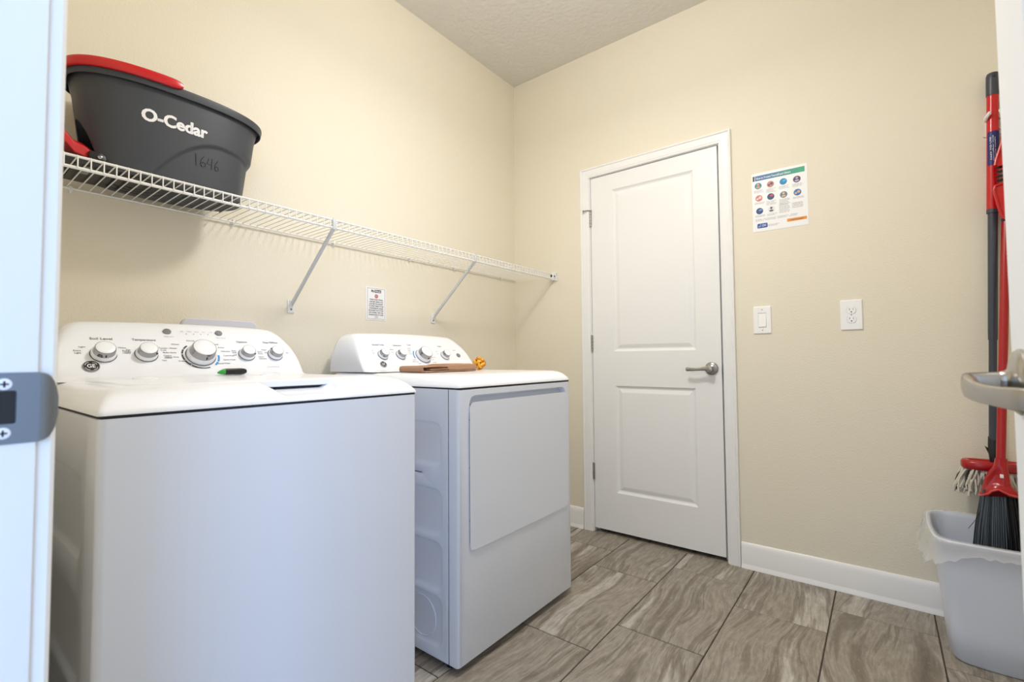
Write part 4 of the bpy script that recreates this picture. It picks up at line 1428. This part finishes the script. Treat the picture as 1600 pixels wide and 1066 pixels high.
pocket_face(bm, [(rrect(1.767, 1.838, 1.109, 1.231, 0.002), 0.0), (rrect(1.764, 1.841, 1.106, 1.234, 0.003), 0.0025), (rrect(1.764, 1.841, 1.106, 1.234, 0.003), 0.006)],
            [[(oval(1.1895, 0.0182), 0.0), (oval(1.1895, 0.0180), 0.003)], [(oval(1.1505, 0.0182), 0.0), (oval(1.1505, 0.0180), 0.003)]], tfb)
make('plate', bm, M_switch, parent=so, smooth=30)
for cz in (1.1895, 1.1505):
    bm = NB()
    loft(bm, [[(u, -0.002, v) for u, v in oval(cz, 0.0170)], [(u, -0.0074, v) for u, v in oval(cz, 0.0170)], [(u, -0.0080, v) for u, v in oval(cz, 0.0160)]])
    rc = make('receptacle', bm, M_switch, parent=so, smooth=30)
    bm = NB()
    box(bm, 1.7955, 1.7972, -0.0083, -0.0070, cz + 0.0005, cz + 0.0085)
    box(bm, 1.8082, 1.8096, -0.0083, -0.0070, cz + 0.0010, cz + 0.0080)
    rev(bm, (1.8025, -0.0070, cz - 0.0065), (0, -1, 0), [(0.0026, 0), (0.0026, 0.0013)], 14)
    make('slot', bm, M_black, parent=rc)
bm = NB(); rev(bm, (1.8025, -0.0058, 1.170), (0, -1, 0), [(0.0026, 0), (0.0022, 0.0009)], 12)
make('screw', bm, M_button, parent=so)

# ================================================================== mop, broom, dustpan, bin
# wall holder behind the mop
ho = thing('mop_holder', 'small white hook holder on the back wall gripping the mop handle', 'holder', (2.30, 0.0, 1.83))
bm = NB(); box(bm, 2.232, 2.46, -0.006, 0.0, 1.80, 1.88, 0.002)
make('back_strip', bm, M_wire, parent=ho)
for x, bend in ((2.2275, -1), (2.2715, 1)):
    bm = NB()
    tube(bm, [(2.2495 + bend * 0.012, -0.004, 1.868), (2.2495 + bend * 0.020, -0.018, 1.866), (x, -0.034, 1.862), (x + bend * 0.000, -0.050, 1.868), (x - bend * 0.008, -0.060, 1.880), (x - bend * 0.010, -0.062, 1.884)], [0.004, 0.0045, 0.0055, 0.0060, 0.0055, 0.003], 10)
    make('prong', bm, M_wire, parent=ho)
for z in (1.822, 1.803):
    bm = NB()
    tube(bm, [(2.262, -0.004, z), (2.266, -0.045, z + 0.001), (2.275, -0.060, z + 0.004), (2.300, -0.060, z + 0.004)], 0.0018, 8)
    make('hook', bm, M_wire, parent=ho)
bm = NB()
tube(bm, [(2.240, -0.004, 1.806), (2.224, -0.020, 1.805), (2.220, -0.030, 1.807)], 0.0016, 8)
make('hook', bm, M_wire, parent=ho)

# string mop hanging head down
def mx_at(z): return 2.2075 + (z - 0.62) * 0.0318
my = -0.031
mop = thing('string_mop', 'hanging string mop with charcoal pole, red upper sleeve and grey grip', 'mop', (mx_at(0.62), my, 0.5))
def mseg(name, z0, z1, r0, r1, m, n=20, **kw):
    bm = NB()
    cyl(bm, (mx_at(z0), my, z0), (mx_at(z1), my, z1), r0, r1, n)
    return make(name, bm, m, parent=mop, **kw)
mseg('pole', 0.640, 1.080, 0.0112, 0.0112, M_grey)
mseg('collar', 1.050, 1.085, 0.0130, 0.0135, M_grey)
mseg('outer_pole', 1.082, 1.524, 0.0135, 0.0135, M_grey)
mseg('collar', 1.516, 1.530, 0.0172, 0.0172, M_grey)
slv = mseg('sleeve', 1.530, 1.955, 0.0168, 0.0168, M_red, label='red upper sleeve')
bm = NB()
rev(bm, (mx_at(1.950), my, 1.950), Vector((0.0318, 0, 1)), [(0.0178, 0.0), (0.0184, 0.003), (0.0188, 0.060), (0.0186, 0.074), (0.0160, 0.083), (0.0100, 0.086)], 24, sx=1.0)
gp = make('grip', bm, M_grey, parent=mop, label='grey end grip')
bm = NB(); rev(bm, (mx_at(2.02), my - 0.0178, 2.018), Vector((-0.45, -1, 0.35)), [(0.0055, -0.003), (0.0055, 0.0012)], 14)
make('hang_hole', bm, M_gap, parent=gp)
# wrapped label on the sleeve
bm = NB()
lo = []
for z in (1.690, 1.815):
    cxm = mx_at(z)
    lo.append([(cxm + 0.0172 * math.cos(a), my + 0.0172 * math.sin(a), z) for a in [math.radians(-150 + 150 * k / 14) for k in range(15)]])
A = [bm.verts.new(p) for p in lo[0]]; B = [bm.verts.new(p) for p in lo[1]]
for k in range(14): bm.faces.new((A[k], A[k + 1], B[k + 1], B[k]))
lbm = make('label_wrap', bm, M_navy, parent=slv, label='dark blue label')
bm = NB()
for q, (ang, s, w, hgt) in enumerate(((-112, 'EASY TO USE', 0.085, 0.0065), (-92, 'microfiber mop', 0.095, 0.0055), (-74, 'machine washable', 0.080, 0.0050))):
    a = math.radians(ang)
    n_ = Vector((math.cos(a), math.sin(a), 0)); t_ = Vector((-math.sin(a), math.cos(a), 0))
    put_text(bm, s, Vector((mx_at(1.75), my, 1.752)) + n_ * 0.0176, Z, -t_, hgt, width=w)
make('lettering', bm, M_white, parent=lbm, smooth=0)
# socket, red head frame, yarn
bm = NB()
rev(bm, (mx_at(0.600), my - 0.012, 0.598), Vector((0.03, 0.16, 1)).normalized(), [(0.006, 0.0), (0.010, 0.012), (0.0135, 0.050), (0.0135, 0.075), (0.0125, 0.100)], 20)
prism(bm, [(mx_at(0.66) - 0.012, my - 0.004, 0.655), (mx_at(0.66) - 0.012, my - 0.004, 0.634), (mx_at(0.66) - 0.022, my - 0.004, 0.662)], (0, 0.006, 0))
make('socket', bm, M_black, parent=mop)
HC = Vector((2.208, -0.062, 0.597))
bm = NB()
ring = []
for k in range(48):
    a = 2 * PI * k / 48
    c_, s_ = math.cos(a), math.sin(a)
    q = (abs(c_) ** 3 + abs(s_) ** 3) ** (-1 / 3)
    ring.append(HC + Vector((0.078 * c_ * q, 0.031 * s_ * q, 0)))
tube(bm, ring, 1.0, 12, closed=True, flat=(0.0125, 0.0165), up=(0, 0, 1))
box(bm, HC.x - 0.022, HC.x + 0.022, HC.y - 0.030, HC.y + 0.030, HC.z - 0.010, HC.z + 0.008, 0.004)
make('head_frame', bm, M_deep, parent=mop, label='red oval head frame', smooth=60)
rm = random.Random(11)
bm = NB()
for k in range(280):
    a = 2 * PI * rm.random()
    c_, s_ = math.cos(a), math.sin(a)
    q = (abs(c_) ** 3 + abs(s_) ** 3) ** (-1 / 3)
    rr = 0.62 + 0.38 * rm.random()
    p0 = HC + Vector((0.080 * c_ * q * rr, 0.032 * s_ * q * rr, -0.008))
    out = Vector((0.030 * c_ * q * rr, 0.010 * s_ * q * rr, 0))
    ln = 0.085 + 0.035 * rm.random() - 0.02 * abs(c_)
    pts = []
    ph = rm.random() * 6
    for t in range(6):
        f = t / 5
        yy = min(-0.010, (p0 + out * f ** 0.6).y + 0.003 * math.sin(f * 5 + ph))
        xx = (p0 + out * f ** 0.6).x + 0.004 * math.sin(f * 6 + ph * 2)
        pts.append((xx, yy, p0.z - ln * f))
    tube(bm, pts, 0.0031, 5, mi=1 if rm.random() < 0.13 else 0)
make('yarn', bm, [M_yarn, M_yarn2], parent=mop, kind='stuff', smooth=60)

# angled broom standing in the bin
broom = thing('broom', 'red broom with black and grey bristles standing in the white bin', 'broom', (2.200, -0.170, 0.30))
b0 = Vector((2.2085, -0.160, 0.600)); b1 = Vector((2.2745, -0.024, 1.575))
bm = NB(); cyl(bm, b0, b1, 0.0122, 0.0122, 20)
make('handle', bm, M_deep, parent=broom)
bm = NB()
rev(bm, b1 - (b1 - b0).normalized() * 0.05, b1 - b0, [(0.0130, 0), (0.0132, 0.045), (0.0120, 0.055), (0.006, 0.060)], 18)
make('end_grip', bm, M_deep, parent=broom)
# head casing: loft with an arched lower lip
bm = NB()
NRG = 40
def lip_z(u):
    """height of the casing's lower edge across the head, u = -1 (left) .. 1"""
    pts = [(-1.0, -0.014), (-0.75, -0.006), (-0.4, 0.012), (-0.15, 0.016), (0.1, 0.008), (0.4, 0.001), (1.0, -0.004)]
    for (a0, b0_), (a1, b1_) in zip(pts, pts[1:]):
        if u <= a1: return b0_ + (b1_ - b0_) * smooth01((u - a0) / (a1 - a0))
    return pts[-1][1]
def bring(zc, cx, wl, wr, d, k, dent=0.0):
    out = []
    for q_ in range(NRG):
        a = 2 * PI * q_ / NRG
        c_, s_ = math.cos(a), math.sin(a)
        q = (abs(c_) ** 3 + abs(s_) ** 3) ** (-1 / 3)
        u = c_ * q
        x = (wr if c_ > 0 else wl) * u
        dd = d * s_ * q
        if dent and s_ < 0 and -0.92 < u < 0.05: dd += dent * math.sin(PI * min(1, (0.05 - u) / 0.97)) ** 0.7
        out.append((cx + x, -0.160 + dd, zc + k * lip_z(u)))
    return out
lo = [bring(0.640, 2.2110, 0.0150, 0.0150, 0.0150, 0), bring(0.618, 2.2095, 0.0170, 0.0165, 0.0170, 0), bring(0.607, 2.2090, 0.0215, 0.0175, 0.0190, 0.1, 0.002), bring(0.594, 2.2080, 0.0300, 0.0195, 0.0210, 0.2, 0.008),
      bring(0.574, 2.2070, 0.0385, 0.0225, 0.0230, 0.4, 0.012), bring(0.552, 2.2062, 0.0440, 0.0270, 0.0250, 0.7, 0.012), bring(0.540, 2.2060, 0.0468, 0.0380, 0.0270, 0.9, 0.008), bring(0.532, 2.2060, 0.0490, 0.0455, 0.0300, 1.0, 0.0), bring(0.522, 2.2060, 0.0505, 0.0475, 0.0315, 1.0), bring(0.518, 2.2060, 0.0480, 0.0450, 0.0290, 1.0)]
loft(bm, lo)
make('head', bm, M_deep, parent=broom, smooth=50)
bm = NB()
ring = bring(0.5235, 2.2060, 0.0512, 0.0482, 0.0322, 1.0)
tube(bm, ring, 0.0036, 8, closed=True)
make('head_lip', bm, mat('lip_highlight_red', (206, 66, 66), 0.3, coat=0.2), parent=broom, smooth=60, label='red lower lip with its highlight painted in')  # the lip's highlight is put into its colour as a lighter red
bm = NB()
box(bm, 2.2035, 2.2120, -0.1850, -0.1770, 0.578, 0.590, 0.001)
make('maker_mark', bm, M_white, parent=broom)
rb = random.Random(5)
bm = NB()
for k in range(620):
    u = rb.uniform(-1, 1); v = rb.uniform(-1, 1)
    x0 = 2.2055 + u * 0.044; y0 = -0.160 + v * 0.022
    z0 = 0.532
    x1 = 2.2035 + u * 0.072 + rb.gauss(0, 0.0022); y1 = -0.165 + v * 0.036 + rb.gauss(0, 0.002)
    z1 = 0.292 + 0.018 * rb.random() + 0.0 * u
    grey = u < 0.10 + 0.1 * rb.random() and v < 0.35
    r = 0.0015
    ax = rb.random() * PI
    d1 = Vector((math.cos(ax) * r, math.sin(ax) * r, 0)); d2 = Vector((-math.sin(ax) * r, math.cos(ax) * r, 0)) * 0.8
    p0 = Vector((x0, y0, z0)); p1 = Vector((x1, y1, z1)); pm = p0.lerp(p1, 0.55) + Vector((u * 0.003, 0, 0))
    rows = []
    for p, s in ((p0, 1.0), (pm, 1.2), (p1, 0.5)):
        rows.append([p + d1 * s, p + d2 * s, p - d1 * s - d2 * s * 0.5])
    loft(bm, rows, mi=1 if grey else 0)
# one stray bristle
tube(bm, [(2.168, -0.175, 0.50), (2.140, -0.190, 0.43), (2.118, -0.196, 0.395)], 0.0009, 4)
make('bristles', bm, [M_bristle, M_bristle2], parent=broom, kind='stuff', smooth=0)

# dustpan with comb teeth, hung in front of the mop
dp = thing('dustpan', 'red dustpan with black comb teeth hanging beside the mop sleeve, half behind the open door', 'dustpan', (2.34, -0.10, 1.47))
out = [(2.262, 1.768), (2.250, 1.722), (2.241, 1.690), (2.238, 1.672), (2.246, 1.672), (2.256, 1.655), (2.258, 1.640), (2.258, 1.605), (2.236, 1.598), (2.233, 1.585), (2.236, 1.560), (2.246, 1.500), (2.251, 1.482), (2.262, 1.474), (2.440, 1.480), (2.460, 1.560), (2.455, 1.700), (2.420, 1.790), (2.320, 1.800)]
bm = NB()
prism(bm, [(x, -0.088, z) for x, z in out], (0, -0.006, 0))
bmesh.ops.bevel(bm, geom=bm.edges[:], offset=0.0012, segments=1, affect='EDGES')
pan = make('pan', bm, M_red, parent=dp, smooth=30)
bm = NB()
tube(bm, [(x, -0.096, z) for x, z in out[:4]], 0.0042, 8)
tube(bm, [(x, -0.096, z) for x, z in out[7:14]], 0.0042, 8)
make('raised_edge', bm, M_red, parent=dp)
for k in range(4):
    z = 1.664 - k * 0.0155
    bm = NB()
    lo = []
    for x, h in ((2.262, 0.0042), (2.250, 0.0036), (2.240, 0.0016)):
        lo.append([(x, -0.088, z - h), (x, -0.094, z - h), (x, -0.094, z + h), (x, -0.088, z + h)])
    loft(bm, lo)
    make('comb_tooth', bm, M_black, parent=pan)
bm = NB(); box(bm, 2.248, 2.270, -0.097, -0.085, 1.470, 1.480, 0.002)
make('rubber_tip', bm, M_black, parent=pan)
bm = NB(); tube(bm, [(2.34, -0.090, 1.79), (2.34, -0.060, 1.835), (2.34, -0.010, 1.842)], 0.008, 10)
make('hang_loop', bm, M_red, parent=dp)

# white bin with a clear liner
bin_ = thing('waste_bin', 'white plastic waste bin with clear liner standing by the baseboard at far right', 'bin', (2.168, -0.215, 0.0))
BR = 0.40
def bloop(z, grow=0.0, N_=24):
    k = z / BR
    x0 = 2.062 - 0.034 * k - grow; x1 = 2.268 + 0.034 * k + grow
    y0 = -0.345 - 0.052 * k - grow; y1 = -0.075 + 0.040 * k + grow
    r = 0.026 + 0.016 * k
    lp = []
    for (u, v) in rrect(x0, x1, y0, y1, r, 8):
        # bowed sides
        cx_, cy_ = (x0 + x1) / 2, (y0 + y1) / 2
        bu = 0.014 * (1 - ((v - cy_) / ((y1 - y0) / 2)) ** 2) * (1 if abs(u - cx_) > (x1 - x0) * 0.3 else 0)
        bv = 0.012 * (1 - ((u - cx_) / ((x1 - x0) / 2)) ** 2) * (1 if abs(v - cy_) > (y1 - y0) * 0.3 else 0)
        lp.append((u + math.copysign(bu, u - cx_) * 0, v + math.copysign(bv, v - cy_) * 0))
    # densify straight runs and bow them
    dense = []
    for i in range(len(lp)):
        a, b = Vector(lp[i]), Vector(lp[(i + 1) % len(lp)])
        m = max(1, int((b - a).length / 0.02))
        for q in range(m): dense.append(a.lerp(b, q / m))
    cx_, cy_ = (x0 + x1) / 2, (y0 + y1) / 2
    res = []
    for p in dense:
        fx = 1 - min(1, abs(p.x - cx_) / ((x1 - x0) / 2)) ** 2
        fy = 1 - min(1, abs(p.y - cy_) / ((y1 - y0) / 2)) ** 2
        dx = math.copysign(0.010 * fy, p.x - cx_) if abs(p.x - cx_) > (x1 - x0) * 0.42 else 0
        dy = math.copysign(0.012 * fx, p.y - cy_) if abs(p.y - cy_) > (y1 - y0) * 0.42 else 0
        res.append((p.x + dx, p.y + dy))
    return res
NL = 96
def resample(lp, n=NL):
    P = [Vector(p) for p in lp]; P.append(P[0])
    L_ = [0]
    for a, b in zip(P, P[1:]): L_.append(L_[-1] + (b - a).length)
    out = []
    j = 0
    for i in range(n):
        t = L_[-1] * i / n
        while L_[j + 1] < t: j += 1
        f = (t - L_[j]) / max(1e-9, L_[j + 1] - L_[j])
        out.append(P[j].lerp(P[j + 1], f))
    return out
def bl(z, grow=0.0): return [(p.x, p.y, z) for p in resample(bloop(z, grow))]
bm = NB()
lo = [bl(0.004, -0.012), bl(0.0, -0.006), bl(0.006, 0.0), bl(0.10), bl(0.20), bl(0.30), bl(0.375), bl(0.380, 0.004), bl(0.392, 0.009), bl(0.399, 0.009), bl(0.402, 0.005), bl(0.400, 0.001), bl(0.390, -0.003), bl(0.20, -0.003), bl(0.008, -0.006)]
loft(bm, lo)
make('body', bm, M_bin, parent=bin_, smooth=50)
bm = NB()
rows = []
prof = [(0.10, -0.010, 0), (0.25, -0.007, .4), (0.34, -0.006, .8), (0.385, -0.005, .5), (0.404, -0.003, .1), (0.4065, 0.004, .1), (0.404, 0.012, .2), (0.392, 0.016, .5), (0.375, 0.018, 1.0), (0.360, 0.024, 1.6), (0.350, 0.028, 2.0)]
for j, (z, g, amp) in enumerate(prof):
    row = []
    base = resample(bloop(min(z, BR), g))
    for i, p in enumerate(base):
        n1 = noise.noise(Vector((p.x * 38, p.y * 38, z * 22))); n2 = noise.noise(Vector((p.x * 60 + 9, p.y * 60, z * 8)))
        left = max(0.0, min(1.0, (2.10 - p.x) / 0.08))
        dz = 0
        outw = 0.003 * amp * n1
        if j >= 7:
            dz = (-0.016 * (0.3 + n2) if j >= 9 else 0) - (j - 6) * 0.0045 * left
            outw += left * 0.0050 * (j - 6) * (0.7 + 0.9 * n2)
            dz += (1 - left) * (0.006 * (j - 6))   # tighter on the other sides
        d = Vector((p.x - 2.165, p.y + 0.215)).normalized()
        yy = min(p.y + d.y * outw, -0.0225)
        row.append((p.x + d.x * outw, yy, z + dz))
    rows.append(row)
loft(bm, rows, cap0=False, cap1=False)
make('liner', bm, M_film, parent=bin_, smooth=60, label='thin translucent bag liner')
